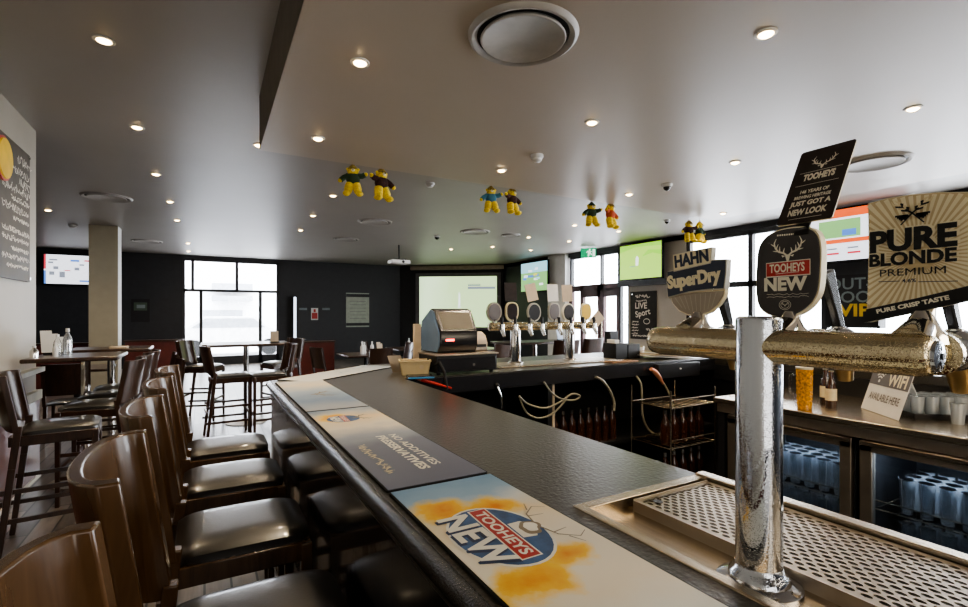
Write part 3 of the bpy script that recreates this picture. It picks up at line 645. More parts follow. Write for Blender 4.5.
# ---- bar runners: local x runs along the bar towards the photographer, local y across it
M['runA'] = ramp_mat('runner_lager_sky', [(0, (.18, .33, .50)), (.10, (.30, .45, .58)), (.17, (.70, .72, .68)), (.24, (.86, .72, .48)), (.34, (.88, .80, .64)), (.55, (.86, .76, .58)), (.66, (.84, .82, .72)), (1, (.74, .78, .72))], 0, .5, 9, .16, .92, fine=(.35, 500))
M['runB'] = ramp_mat('runner_slate_blue', [(0, (.16, .23, .32)), (.08, (.5, .50, .47)), (.16, (.84, .64, .36)), (.34, (.82, .74, .58)), (.5, (.34, .37, .42)), (.62, (.17, .19, .25)), (1, (.14, .15, .21))], 0, .5, 7, .22, 1.0, fine=(.35, 500))
M['runC'] = ramp_mat('runner_cloud_blue', [(0, (.60, .60, .56)), (.2, (.70, .62, .46)), (.45, (.34, .42, .50)), (.75, (.16, .24, .36)), (1, (.36, .38, .40))], 0, .5, 6, .3, .95, fine=(.35, 500))
M['runD'] = ramp_mat('runner_pale_cloud', [(0, (.30, .36, .42)), (.4, (.52, .54, .55)), (1, (.72, .70, .66))], 0, .5, 5, .3, .95, fine=(.35, 500))
M['mblue'] = simple('mat_logo_blue', (.055, .12, .26), .5, var=.3, vscale=40); M['mdark'] = simple('mat_shadow_blue', (.02, .04, .10), .5)
M['orange'] = simple('mat_beer_orange', (.85, .36, .02), .5, var=.35, vscale=25); M['orange2'] = simple('mat_beer_yellow', (.90, .58, .08), .5, var=.2, vscale=25)
M['mcream'] = simple('mat_cream', (.88, .84, .72), .5); M['mgrey'] = simple('mat_pencil_brown', (.30, .24, .16), .6)
def stag(m, T, cx, cy, s, key, z=.001, head=True):
    """a stag's head seen from the front, antlers spread"""
    def P(pts): return [(cx+x*s, cy+y*s) for x, y in pts]
    if head:
        m.poly(P([(-.09, .0), (-.05, -.16), (0, -.24), (.05, -.16), (.09, 0), (.06, .07), (-.06, .07)]), key, T, z)
        for q in (-1, 1): m.poly(P([(q*.07, .02), (q*.24, .06), (q*.2, -.03)]) if q > 0 else P([(q*.07, .02), (q*.2, -.03), (q*.24, .06)]), key, T, z)
    for q in (-1, 1):
        m.ribbon(P([(q*.05, .05), (q*.16, .14), (q*.34, .2), (q*.48, .36), (q*.52, .56), (q*.44, .74)]), [.07*s, .075*s, .07*s, .06*s, .05*s, .02*s], key, T, z)
        for a_, b_ in (((.16, .14), (.12, .34)), ((.3, .19), (.30, .42)), ((.44, .31), (.36, .52)), ((.36, .22), (.58, .26)), ((.5, .44), (.66, .56))):
            m.ribbon(P([(q*a_[0], a_[1]), (q*(a_[0]+b_[0])/2+q*.01, (a_[1]+b_[1])/2), (q*b_[0], b_[1])]), [.055*s, .045*s, .015*s], key, T, z)
def runner(name, label, yfar, length, key, draw, origin=None, u=(0, -1, 0), v=(1, 0, 0)):
    # the object's own axes: x along the runner, y across it
    o3 = Vector(origin) if origin else Vector((.352, yfar, ZT+.0005))
    T = frame_tf(o3, u, v); t = thing(name, label, 'bar mat', o3, 'beer bar mats along the bar top'); t.matrix_world = T
    t.location = o3; t.rotation_euler = T.to_euler()
    W = .262; m = MB(); r = .006
    m.prism([(r, 0), (length-r, 0), (length, r), (length, W-r), (length-r, W), (r, W), (0, W-r), (0, r)], 0, .005, 'rubber'); m.build('rubber_backing', t, local=True)
    m = MB().prism([(.004, .004), (length-.004, .004), (length-.004, W-.004), (.004, W-.004)], .0052, .0062, key); m.build('printed_face', t, local=True)
    m = MB(); draw(m); m.build('printed_lettering', t, local=True)
    return t
I4 = Matrix.Identity(4)
def patches(key, spots, c1=(.85, .27, .0), c2=(.98, .62, .04)):
    m = M[key]; nt = m.node_tree; L = nt.links; b = nt.nodes['Principled BSDF']; prev = b.inputs['Base Color'].links[0].from_socket
    tc = N(nt, 'ShaderNodeTexCoord'); nz = N(nt, 'ShaderNodeTexNoise', Scale=22.0, Detail=4.0); L.new(tc.outputs['Object'], nz.inputs['Vector'])
    for cx, cy, rx, ry in spots:
        mp = N(nt, 'ShaderNodeMapping'); mp.vector_type = 'TEXTURE'; mp.inputs['Location'].default_value = (cx, cy, 0); mp.inputs['Scale'].default_value = (rx, ry, 1); L.new(tc.outputs['Object'], mp.inputs['Vector'])
        ln = N(nt, 'ShaderNodeVectorMath', operation='LENGTH'); sx = N(nt, 'ShaderNodeSeparateXYZ'); L.new(mp.outputs[0], sx.inputs[0])
        cb = N(nt, 'ShaderNodeCombineXYZ'); L.new(sx.outputs[0], cb.inputs[0]); L.new(sx.outputs[1], cb.inputs[1]); L.new(cb.outputs[0], ln.inputs[0])
        ad = N(nt, 'ShaderNodeMath', operation='MULTIPLY_ADD'); L.new(nz.outputs['Fac'], ad.inputs[0]); ad.inputs[1].default_value = 1.1; L.new(ln.outputs['Value'], ad.inputs[2])
        cr = N(nt, 'ShaderNodeValToRGB'); e = cr.color_ramp.elements; e[0].position = .68; e[0].color = (1, 1, 1, 1); e[1].position = .92; e[1].color = (0, 0, 0, 1)
        hf = N(nt, 'ShaderNodeMath', operation='MULTIPLY'); hf.inputs[1].default_value = .62; L.new(ad.outputs[0], hf.inputs[0]); L.new(hf.outputs[0], cr.inputs['Fac'])
        c2r = N(nt, 'ShaderNodeValToRGB'); e = c2r.color_ramp.elements; e[0].position = .35; e[0].color = rgb(c1); e[1].position = .75; e[1].color = rgb(c2); L.new(hf.outputs[0], c2r.inputs['Fac'])
        mx = N(nt, 'ShaderNodeMix', data_type='RGBA'); L.new(cr.outputs['Color'], mx.inputs['Factor']); L.new(prev, mx.inputs['A']); L.new(c2r.outputs['Color'], mx.inputs['B']); prev = mx.outputs['Result']
    L.new(prev, b.inputs['Base Color'])
patches('runA', [(.150, .060, .075, .075), (.18, .165, .06, .07), (.45, .070, .070, .085), (.41, .165, .05, .06)])
patches('runB', [(.17, .07, .10, .07)])
def ell(cx, cy, rx, ry, n=32): return [(cx+rx*math.cos(2*math.pi*i/n), cy+ry*math.sin(2*math.pi*i/n)) for i in range(n)]
def blob(cx, cy, rx, ry, sd, n=40, am=.16):
    rnd = random.Random(sd); ph = [rnd.uniform(0, 6.28) for _ in range(5)]
    return [(cx+rx*(1+am*sum(math.sin((k+2)*a+ph[k])/(k+1.5) for k in range(5)))*math.cos(a), cy+ry*(1+am*sum(math.sin((k+2)*a+ph[k])/(k+1.5) for k in range(5)))*math.sin(a)) for a in [2*math.pi*i/n for i in range(n)]]
def dA(m):
    Z = .0066
    m.poly(ell(.295, .105, .122, .088), 'mcream', None, Z+.0002); m.poly(ell(.295, .105, .116, .083), 'mblue', None, Z+.0003)
    fit(m, I4, 'NEW', 'mdark', .196, .398, .022, .086, Z+.0005, .04); fit(m, I4, 'NEW', 'mcream', .190, .390, .028, .092, Z+.0007, .03)
    m.poly([(.185, .098), (.395, .086), (.395, .128), (.185, .138)], 'mcream', None, Z+.0008); m.poly([(.188, .101), (.392, .089), (.392, .125), (.188, .135)], 'red', None, Z+.0009)
    fit(m, I4, 'TOOHEYS', 'mcream', .198, .382, .101, .125, Z+.0011, .03, rot=-.05)
    m.poly([(.27, .138), (.33, .134), (.335, .16), (.30, .185), (.27, .165)], 'mcream', None, Z+.0006)
    m.poly(blob(.302, .168, .026, .022, 9), 'mgrey', None, Z+.0009); m.poly(blob(.30, .170, .018, .014, 9), 'mcream', None, Z+.0010)
    for q in (-1, 1):
        m.ribbon([(.30+q*.01, .185), (.30+q*.05, .195), (.30+q*.075, .225), (.30+q*.06, .248)], [.004, .003, .0025, .0012], 'mgrey', None, Z+.001)
        m.ribbon([(.30+q*.04, .193), (.30+q*.035, .225)], [.003, .0012], 'mgrey', None, Z+.001); m.ribbon([(.30+q*.065, .207), (.30+q*.095, .22)], [.003, .0012], 'mgrey', None, Z+.001)
def dB(m):
    Z = .0066
    m.poly(ell(.20, .10, .06, .06), 'mblue', None, Z+.0002); fit(m, I4, 'NEW', 'mcream', .15, .25, .055, .09, Z+.0004, .05)
    m.poly([(.145, .095), (.255, .09), (.255, .112), (.145, .118)], 'red', None, Z+.0004); fit(m, I4, 'TOOHEYS', 'mcream', .15, .25, .095, .112, Z+.0006, .02)
    stag(m, I4, .20, .15, .07, 'mgrey', Z+.0005)
    fit(m, I4, 'NO ADDITIVES', 'mcream', .52, .88, .165, .190, Z+.0003, .02); fit(m, I4, 'PRESERVATIVES', 'mcream', .52, .90, .122, .152, Z+.0003, .04)
    random.seed(5); scribble(m, I4.copy() @ Matrix.Translation((0, 0, Z-.002)), .60, .88, .05, .028, 'gold', .003, 1.6)
def dC(m):
    Z = .0066
    stag(m, I4, .55, .12, .12, 'mgrey', Z+.001)
def dD(m):
    stag(m, I4, .45, .12, .10, 'runC', .0068)
runner('bar_mat', 'cream beer mat with TOOHEYS NEW logo, nearest on the bar', 1.035, .99, 'runA', dA)
runner('bar_mat', 'slate blue beer mat with white capitals, behind the logo mat', 2.045, 1.0, 'runB', dB)
runner('bar_mat', 'cloudy blue beer mat just before the bar corner', 3.02, .965, 'runC', dC)
d_ = Vector((.765, .61, 0)).normalized(); n_ = Vector((d_.y, -d_.x, 0))
o3 = Vector((.335, 3.15, ZT+.0006))+d_*.93-Vector((-n_.x, -n_.y, 0))*-.0+n_*.025
runner('bar_mat', 'pale cloud beer mat on the angled bar corner', 0, .90, 'runD', dD, origin=o3, u=-d_, v=n_)

# ---- drip tray
tr = thing('drip_tray', 'steel drip tray with perforated grid let into the bar', 'drip tray', (.87, .2, 1.03))
y0, y1 = -1.1, .783; zr = 1.104; zp = 1.078; zg = 1.099
b = MB()
b.box(.662, .685, y0, y1, 1.05, zr, 'steel').box(1.052, 1.083, y0, y1, 1.05, zr+.004, 'steel').box(.685, 1.052, y1-.026, y1, 1.05, zr, 'steel').box(.662, 1.083, y0-.02, y0, 1.05, zr, 'steel')
b.build('rim', tr, bevel=.003)
MB().box(.685, 1.052, y0, y1-.026, 1.05, zp, 'steel').build('pan', tr)
b = MB(); gx0, gx1, gy0, gy1 = .80, 1.046, y0, y1-.040
b.box(gx0-.004, gx0, gy0, gy1, zp, zg+.002, 'steeldark').box(gx0, gx1, gy1, gy1+.004, zp, zg+.002, 'steeldark')
px_, py_ = .0125, .0215; nx = int((gx1-gx0-.016)/px_); ny = int((gy1-gy0-.02)/py_); mx0 = gx0+.010; my0 = gy1-.012-ny*py_
b.box(gx0, mx0, gy0, gy1, zg-.002, zg, 'mesh').box(mx0+nx*px_, gx1, gy0, gy1, zg-.002, zg, 'mesh').box(mx0, mx0+nx*px_, my0+ny*py_, gy1, zg-.002, zg, 'mesh')
vs, fs = [], []
for i in range(nx):
    sh = .5 if i % 2 else 0
    for j in range(ny):
        cx = mx0+(i+.5)*px_; cy = my0+(j+.5+sh-.25)*py_; n0 = len(vs); hx, hy = px_/2, py_/2
        sq = [(-1, -1), (0, -1), (1, -1), (1, 0), (1, 1), (0, 1), (-1, 1), (-1, 0)]
        for a_, c in sq: vs.append((cx+a_*hx, cy+c*hy, zg))
        for a_, c in sq:
            l = math.hypot(a_, c); vs.append((cx+a_/l*hx*.76, cy+c/l*hy*.72, zg))
        for a_, c in sq:
            l = math.hypot(a_, c); vs.append((cx+a_/l*hx*.76, cy+c/l*hy*.72, zg-.002))
        for k in range(8):
            k2 = (k+1) % 8; fs.append((n0+k, n0+k2, n0+8+k2, n0+8+k)); fs.append((n0+8+k, n0+8+k2, n0+16+k2, n0+16+k))
b.add(vs, fs, 'mesh'); b.build('perforated_grid', tr)
MB().box(gx0, gx1, y0, gy1, zp, zp+.003, 'black').build('black_underlay', tr)  # flat black sheet laid under the perforated grid
MB().tube([(.84, .715, zg-.001), (.84, .715, zg+.001)], .010, 'black', 16).build('hole_disc', tr)  # black disc stands in for the dark inside of a hole

# ---- main beer font
TX, TY = .75, .444
ft = thing('beer_font', 'large wet chrome T-shaped beer font standing in the drip tray', 'beer tap', (TX, TY, zp))
MB().lathe([(.060, 0), (.060, .006), (.052, .010), (.044, .012), (.042, .020), (.0355, .026), (.0335, .034)], 'chrome', 48, (TX, TY, zp)).build('base_flange', ft, 50)
MB().lathe([(.0330, .02), (.0330, .412), (.0315, .4165), (.028, .4185), (.0001, .419)], 'chrome', 64, (TX, TY, zp)).build('column', ft, 40)
for a_ in range(3):
    an = a_*2.1+.6; MB().lathe([(.007, 0), (.007, .005), (.004, .007), (.0001, .007)], 'chromeplain', 6, (TX+.052*math.cos(an), TY+.052*math.sin(an), zp+.006)).build('flange_bolt', ft, 30)
AZ = 1.450; AR = .0262
arm = [(TX, .232, AZ), (TX, .236, AZ), (TX, .246, AZ), (TX, .63, AZ), (TX, .645, AZ), (TX, .650, AZ)]
MB().tube(arm, [AR*.80, AR*.93, AR, AR, AR*.9, AR*.6], 'wetgold', 40).build('cross_arm', ft, 50)
MB().tube([(TX, .234, AZ), (TX, .228, AZ), (TX, .226, AZ)], [.019, .018, .010], 'chrome', 32).build('end_cap', ft, 50)
MB().tube([(TX, .2255, AZ), (TX, .2245, AZ)], .004, 'black', 12).build('cap_screw', ft)
def tap(y, hk):
    t = MB()
    t.tube([(TX+.015, y, AZ), (TX+.05, y, AZ), (TX+.052, y, AZ), (TX+.062, y, AZ), (TX+.064, y, AZ), (TX+.10, y, AZ)], [.018, .018, .028, .028, .018, .016], 'wetgold', 24)
    t.tube([(TX+.10, y, AZ), (TX+.105, y, AZ), (TX+.125, y, AZ+.002), (TX+.14, y, AZ), (TX+.146, y, AZ)], [.020, .026, .029, .024, .010], 'chrome', 24)
    t.tube([(TX+.122, y, AZ), (TX+.122, y, AZ+.022), (TX+.122, y, AZ+.03)], [.015, .014, .009], 'chrome', 20)
    b_ = t.build('tap_body', ft, 50)
    n = MB().tube([(TX+.126, y, AZ-.012), (TX+.132, y, AZ-.024), (TX+.140, y, AZ-.036), (TX+.144, y, AZ-.056)], [.015, .0155, .0135, .0105], 'brass', 20).build('spout', ft, 50)
    h = MB().bar((TX+.124, y, AZ+.028), (TX+.10, y+.008, AZ+.118), .016, .012, hk, (0, 1, 0), None, .030, .013).build('lever_handle', ft, bevel=.003)
for y, hk in ((.250, 'blackplastic'), (.388, 'blackplastic'), (.575, 'blackplastic')): tap(y, hk)
BX = .80
def L2(px, py): p = on_x(px, py, BX); return (-p.y, p.z)
Tb = frame_tf((BX, 0, 0), (0, -1, 0), (0, 0, 1))       # badge plane: x = -Y, y = Z
def smoothpoly(pts, it=2):
    for _ in range(it):
        q = []
        for i in range(len(pts)):
            a, c = pts[i], pts[(i+1) % len(pts)]
            q += [(a[0]*.75+c[0]*.25, a[1]*.75+c[1]*.25), (a[0]*.25+c[0]*.75, a[1]*.25+c[1]*.75)]
        pts = q
    return pts
def ccw(p): return p if sum(p[i][0]*p[(i+1) % len(p)][1]-p[(i+1) % len(p)][0]*p[i][1] for i in range(len(p))) > 0 else p[::-1]
def inset(p, d):
    cx = sum(a for a, _ in p)/len(p); cy = sum(c for _, c in p)/len(p); w = max(a for a, _ in p)-min(a for a, _ in p); h = max(c for _, c in p)-min(c for _, c in p)
    return [(cx+(a-cx)*(1-2*d/w), cy+(c-cy)*(1-2*d/h)) for a, c in p]
def zz(zoom, x, y, ox, oy): return L2(ox+x/zoom, oy+y/zoom)
def mount(y, z1, lb=None):
    m = MB().tube([(TX+.018, y, AZ+AR*.55), (TX+.040, y, AZ+AR+.002), (TX+.062, y, AZ+AR+.016), (TX+.070, y, z1)], [.022, .018, .012, .009], 'chromeplain', 20)
    m.lathe([(.030, -.008), (.027, .002), (.020, .010), (.013, .026), (.008, .034)], 'chromeplain', 28, (TX+.052, y, AZ+AR-.006)); return m.build('badge_mount', ft, 50)
# Tooheys badge
zm = 6.07
pts = ccw(smoothpoly([zz(zm, x, y, 740, 220) for x, y in ((106, 165), (150, 100), (215, 62), (300, 42), (390, 36), (455, 55), (487, 110), (494, 200), (484, 400), (462, 475), (415, 535), (345, 580), (250, 598), (175, 582), (120, 545), (97, 485), (93, 380), (98, 260))], 2))
bd = MB().prism(pts, -.020, -.002, 'champlight', Tb).build('tap_badge', ft, bevel=.003); lab(bd, 'black oval tap badge reading TOOHEYS NEW')
m = MB().prism(inset(pts, .0022), -.003, .0005, 'brownblack', Tb); m.build('badge_face', bd, local=False) if False else None
def child_of(ob, par):       # par sits at the font's base: keep the geometry where it is
    ob.parent = par; return ob
def sub(m, name, par, smooth=None, bevel=0):
    off = Vector(ft.location); m.v = [v-off for v in m.v]; o = m.build(name, None, smooth, bevel); o.parent = par; return o
sub(m, 'badge_face', bd, bevel=.001)
m = MB(); Z = .0011
def q4(*c): return ccw([zz(zm, x, y, 740, 220) for x, y in c])
m.poly(q4((160, 262), (430, 234), (430, 332), (160, 352)), 'creamprint', Tb, Z); m.poly(q4((164, 267), (425, 240), (425, 326), (164, 345)), 'red', Tb, Z+.0002)
def fitpx(m, s, key, x0, x1, y0, y1, z, bold=.02, ext=0.0, ox=740, oy=220, zoom=None):
    zo = zoom or zm; yc = (y0+y1)/2; a = zz(zo, x0, yc, ox, oy); c = zz(zo, x1, yc, ox, oy); tp = zz(zo, (x0+x1)/2, y0, ox, oy); bt = zz(zo, (x0+x1)/2, y1, ox, oy)
    fit(m, Tb, s, key, a[0], c[0], bt[1], tp[1], z, bold, ext)
fitpx(m, 'TOOHEYS', 'creamprint', 182, 396, 262, 316, Z+.0005, .03); a_, c_2 = zz(zm, 220, 328, 740, 220), zz(zm, 360, 314, 740, 220); m.ribbon([a_, c_2], .0007, 'creamprint', Tb, Z+.0005)
fitpx(m, 'NEW', 'creamprint', 150, 412, 345, 430, Z+.0005, .05)
for k in range(12): a_, c_2 = zz(zm, 228+k*14, 95-k*1.3, 740, 220), zz(zm, 238+k*14, 94-k*1.3, 740, 220); m.ribbon([a_, c_2], .0026, 'creamprint', Tb, Z+.0005)
c0 = zz(zm, 292, 220, 740, 220); stag(m, Tb, c0[0], c0[1], .040, 'creamprint', Z+.0003)
for k in range(2):
    random.seed(20+k); a = zz(zm, 165, 455+k*14, 740, 220); c = zz(zm, 420, 440+k*14, 740, 220)
    m.ribbon([(a[0]+(c[0]-a[0])*i/22, a[1]+random.uniform(-.0012, .0012)) for i in range(23)], .0006, 'silver', Tb, Z)
cc = zz(zm, 275, 515, 740, 220)
for r_ in (.0078, .0055): m.ribbon([(cc[0]+r_*1.15*math.cos(a*.3), cc[1]+r_*math.sin(a*.3)) for a in range(22)], .0007, 'silver', Tb, Z)
stag(m, Tb, cc[0], cc[1]-.001, .008, 'silver', Z)
sub(m, 'badge_lettering', bd); mount(.425, 1.52)
# Hahn badge
zm = 3.79
def H(*c): return ccw([zz(zm, x, y, 640, 220) for x, y in c])
low = H((112, 285), (120, 315), (145, 345), (180, 362), (220, 366), (262, 352), (295, 322), (318, 285), (322, 262), (200, 270))
bd = MB().prism(low, -.014, -.002, 'champlight', Tb).build('tap_badge', ft, bevel=.002); lab(bd, 'shield shaped tap badge reading HAHN SuperDry')
m = MB(); m.prism(inset(low, .003), -.003, .0002, 'steeldark', Tb)
for i in range(9):
    a = zz(zm, 130+i*20, 290-i*2, 640, 220); c = zz(zm, 160+i*14, 352-abs(i-4)*5, 640, 220); m.ribbon([a, c], .0008, 'silver', Tb, .0006)
sub(m, 'lower_shield', bd)
band = H((107, 196), (150, 188), (220, 172), (280, 150), (334, 148), (332, 200), (325, 262), (270, 264), (190, 274), (110, 296), (106, 250))
m = MB().prism(band, -.010, .004, 'silver', Tb); m.prism(inset(band, .0022), .003, .0055, 'navy', Tb); sub(m, 'blue_band', bd, bevel=.0008)
hp = H((133, 132), (200, 118), (282, 103), (280, 135), (276, 165), (210, 180), (136, 197), (133, 160))
m = MB().prism(hp, -.006, .007, 'silver', Tb); m.prism(inset(hp, .0018), .006, .0078, 'champlight', Tb); sub(m, 'name_panel', bd, bevel=.0008)
m = MB(); 
def fitrot(m, s, key, c0, c1, hh, z, bold=.03, ext=0):
    a, c = zz(zm, c0[0], c0[1], 640, 220), zz(zm, c1[0], c1[1], 640, 220); L = math.hypot(c[0]-a[0], c[1]-a[1]); rot = math.atan2(c[1]-a[1], c[0]-a[0])
    fr_ = Tb @ Matrix.Translation(((a[0]+c[0])/2, (a[1]+c[1])/2, z)) @ Matrix.Rotation(rot, 4, 'Z'); fit(m, fr_, s, key, -L/2, L/2, -hh/2, hh/2, 0, bold)
fitrot(m, 'HAHN', 'navy', (142, 160), (270, 132), .024, .0085, .05)
fitrot(m, 'SuperDry', 'champlight', (112, 245), (316, 210), .034, .0065, .06)
sub(m, 'badge_lettering', bd); mount(.59, 1.53)
# Pure Blonde badge
zm = 3.79
def Q(*c): return ccw([zz(zm, x, y, 800, 180) for x, y in c])
pb = Q((255, 88), (330, 68), (420, 54), (520, 46), (640, 44), (655, 120), (655, 250), (650, 400), (645, 455), (440, 500), (250, 540), (254, 420), (258, 250))
bd = MB().prism(pb, -.016, -.002, 'champlight', Tb).build('tap_badge', ft, bevel=.002); lab(bd, 'gold tap badge reading PURE BLONDE PREMIUM')
m = MB().prism(inset(pb, .001), -.003, .0, 'champagne', Tb); sub(m, 'gold_face', bd)
m = MB(); ctr = zz(zm, 450, 285, 800, 180)
for i in range(60):
    a = 2*math.pi*i/60; d1 = .02; ca, sa = math.cos(a), math.sin(a)
    # clip each ray at the badge outline
    best = 9
    for k in range(len(pb)):
        x1_, y1_ = pb[k]; x2_, y2_ = pb[(k+1) % len(pb)]; ex, ey = x2_-x1_, y2_-y1_; den = ca*ey-sa*ex
        if abs(den) < 1e-9: continue
        tt = ((x1_-ctr[0])*ey-(y1_-ctr[1])*ex)/den; uu = ((x1_-ctr[0])*sa-(y1_-ctr[1])*ca)/den
        if tt > 0 and 0 <= uu <= 1: best = min(best, tt)
    if best < 9: m.ribbon([(ctr[0]+d1*ca, ctr[1]+d1*sa), (ctr[0]+best*.97*ca, ctr[1]+best*.97*sa)], [.0005, .0005+best*.055], 'champlight', Tb, .0006)
sub(m, 'embossed_rays', bd)
strip = Q((243, 541), (255, 490), (450, 447), (655, 398), (652, 456), (440, 501))
m = MB().prism(strip, -.004, .003, 'black', Tb); sub(m, 'black_strip', bd, bevel=.0006)
m = MB()
def fp_(s, key, x0, x1, y0, y1, z, bold=.02): fitpx(m, s, key, x0, x1, y0, y1, z, bold, 0, 800, 180, 3.79)
fp_('PURE', 'champlight', 276, 610, 172, 256, .0015, .045); fp_('PURE', 'black', 268, 600, 178, 266, .0025, .045)
fp_('BLONDE', 'champlight', 272, 605, 263, 316, .0015, .04); fp_('BLONDE', 'black', 266, 598, 268, 320, .0025, .04)
fp_('PREMIUM', 'black', 305, 555, 333, 360, .0015, .0)
fp_('4.6%', 'navy', 388, 442, 374, 388, .0015, .02)
for x_a, x_b in ((300, 380), (450, 600)): m.ribbon([zz(3.79, x_a, 386, 800, 180), zz(3.79, x_b, 383, 800, 180)], .0009, 'navy', Tb, .0015)
a, c = zz(3.79, 294, 499, 800, 180), zz(3.79, 570, 444, 800, 180); Ln = math.hypot(c[0]-a[0], c[1]-a[1])
fr_ = Tb @ Matrix.Translation(((a[0]+c[0])/2, (a[1]+c[1])/2, .0036)) @ Matrix.Rotation(math.atan2(c[1]-a[1], c[0]-a[0]), 4, 'Z'); fit(m, fr_, 'PURE CRISP TASTE', 'creamprint', -Ln/2, Ln/2, -.003, .003, 0, .05)
# crossed wheat ears
cw = zz(3.79, 430, 120, 800, 180)
for q in (-1, 1):
    m.ribbon([(cw[0]-q*.012, cw[1]-.016), (cw[0], cw[1]-.002), (cw[0]+q*.012, cw[1]+.008)], [.0015, .002, .002], 'black', Tb, .004)
    for k in range(4):
        for s_ in (-1, 1):
            bx_, by_ = cw[0]+q*(.004+.003*k), cw[1]+.001+.0028*k
            m.ribbon([(bx_, by_), (bx_+q*.003+s_*.003, by_+.003+s_*q*-.001), (bx_+q*.007+s_*.002, by_+.007)], [.0016, .0032, .0004], 'black' if (k+s_) % 2 else 'gold', Tb, .0045+.0002*k)
            m.ribbon([(cw[0]-q*.004, cw[1]-.004), (cw[0]-q*(.010+.002*k)+s_*.002, cw[1]-.010+k*.002)], [.0015, .0025], 'black', Tb, .004)
sub(m, 'badge_lettering', bd); mount(.262, 1.525)
# dark card perched above the Tooheys badge, leaning back
c_tl, c_tr, c_br, c_bl = (802, 153), (855, 139), (834, 218), (776, 226)
P0 = on_x(776, 226, .803); P1 = on_x(834, 218, .803)
# leaning plane: found from the card's slant
def lean(px, py, base, X):
    return on_x(px, py, X)
Q0 = on_x(802, 153, .880); Q1 = on_x(855, 139, .880)
yA = (P0.y+Q0.y)/2; yB = (P1.y+Q1.y)/2; zl = (P0.z+P1.z)/2; zh = (Q0.z+Q1.z)/2
vdir = Vector((.077, 0, zh-zl)); Hc = vdir.length; Wc = yA-yB
Tc = frame_tf(Vector((.803, yA, zl)), (0, -1, 0), vdir)
t = thing('promo_card', 'dark brown card reading JUST GOT A NEW LOOK above the black badge', 'card', (.803, (yA+yB)/2, zl))
MB().prism([(.003, 0), (Wc-.003, 0), (Wc, .003), (Wc, Hc-.003), (Wc-.003, Hc), (.003, Hc), (0, Hc-.003), (0, .003)], -.0025, 0, 'silver', Tc, top='brownblack').build('card', t)
MB().prism([(Wc*.38, -.02), (Wc*.62, -.02), (Wc*.62, .02), (Wc*.38, .02)], -.006, -.003, 'black', Tc).build('clip', t)
m = MB()
def F_(s, x0, x1, y0, y1, b_=.04): fit(m, Tc, s, 'creamprint', x0*Wc, x1*Wc, y0*Hc, y1*Hc, .0004, b_)
F_('TOOHEYS', .22, .80, .56, .655, .06); F_('146 YEARS OF', .26, .78, .385, .435); F_('BREWING HERITAGE', .18, .84, .315, .36); F_('JUST GOT A', .14, .88, .205, .29, .05); F_('NEW LOOK', .16, .86, .10, .185, .05)
stag(m, Tc, .51*Wc, .74*Hc, .030, 'creamprint', .0004); rect(m, Tc, .12*Wc, .9*Wc, .50*Hc, .505*Hc, 'creamprint', .0004); rect(m, Tc, .12*Wc, .9*Wc, .675*Hc, .68*Hc, 'creamprint', .0004); rect(m, Tc, .2*Wc, .8*Wc, .055*Hc, .06*Hc, 'creamprint', .0004)
m.build('card_lettering', t)

# ================================================================ BAR STOOLS
def leather_pad(m, x0, x1, y0, y1, z0, h, key='leather', nx=14, ny=14, cr=.05):
    vs = []; fs = []
    for i in range(nx+1):
        for j in range(ny+1):
            u = -1+2*i/nx; v = -1+2*j/ny
            # rounded-rectangle plan
            k = 1-(abs(u)**6+abs(v)**6)*.035 - .05*(abs(u)**8)*(abs(v)**8)
            x = (x0+x1)/2+(x1-x0)/2*u*k; y = (y0+y1)/2+(y1-y0)/2*v*k
            z = z0+h*(1-.45*(abs(u)**5))*(1-.45*(abs(v)**5)) + .004*(1-u*u)*(1-v*v)
            vs.append((x, y, z))
    for i in range(nx):
        for j in range(ny): a = i*(ny+1)+j; fs.append((a, a+ny+1, a+ny+2, a+1))
    ring = [i*(ny+1) for i in range(nx+1)]+[nx*(ny+1)+j for j in range(1, ny+1)]+[i*(ny+1)+ny for i in range(nx-1, -1, -1)]+[j for j in range(ny-1, 0, -1)]
    n = len(vs); vs += [(vs[r][0], vs[r][1], z0) for r in ring]
    for a in range(len(ring)): b2 = (a+1) % len(ring); fs.append((ring[b2], ring[a], n+a, n+b2))
    fs.append(tuple(range(n, n+len(ring))))
    m.add(vs, fs, key)
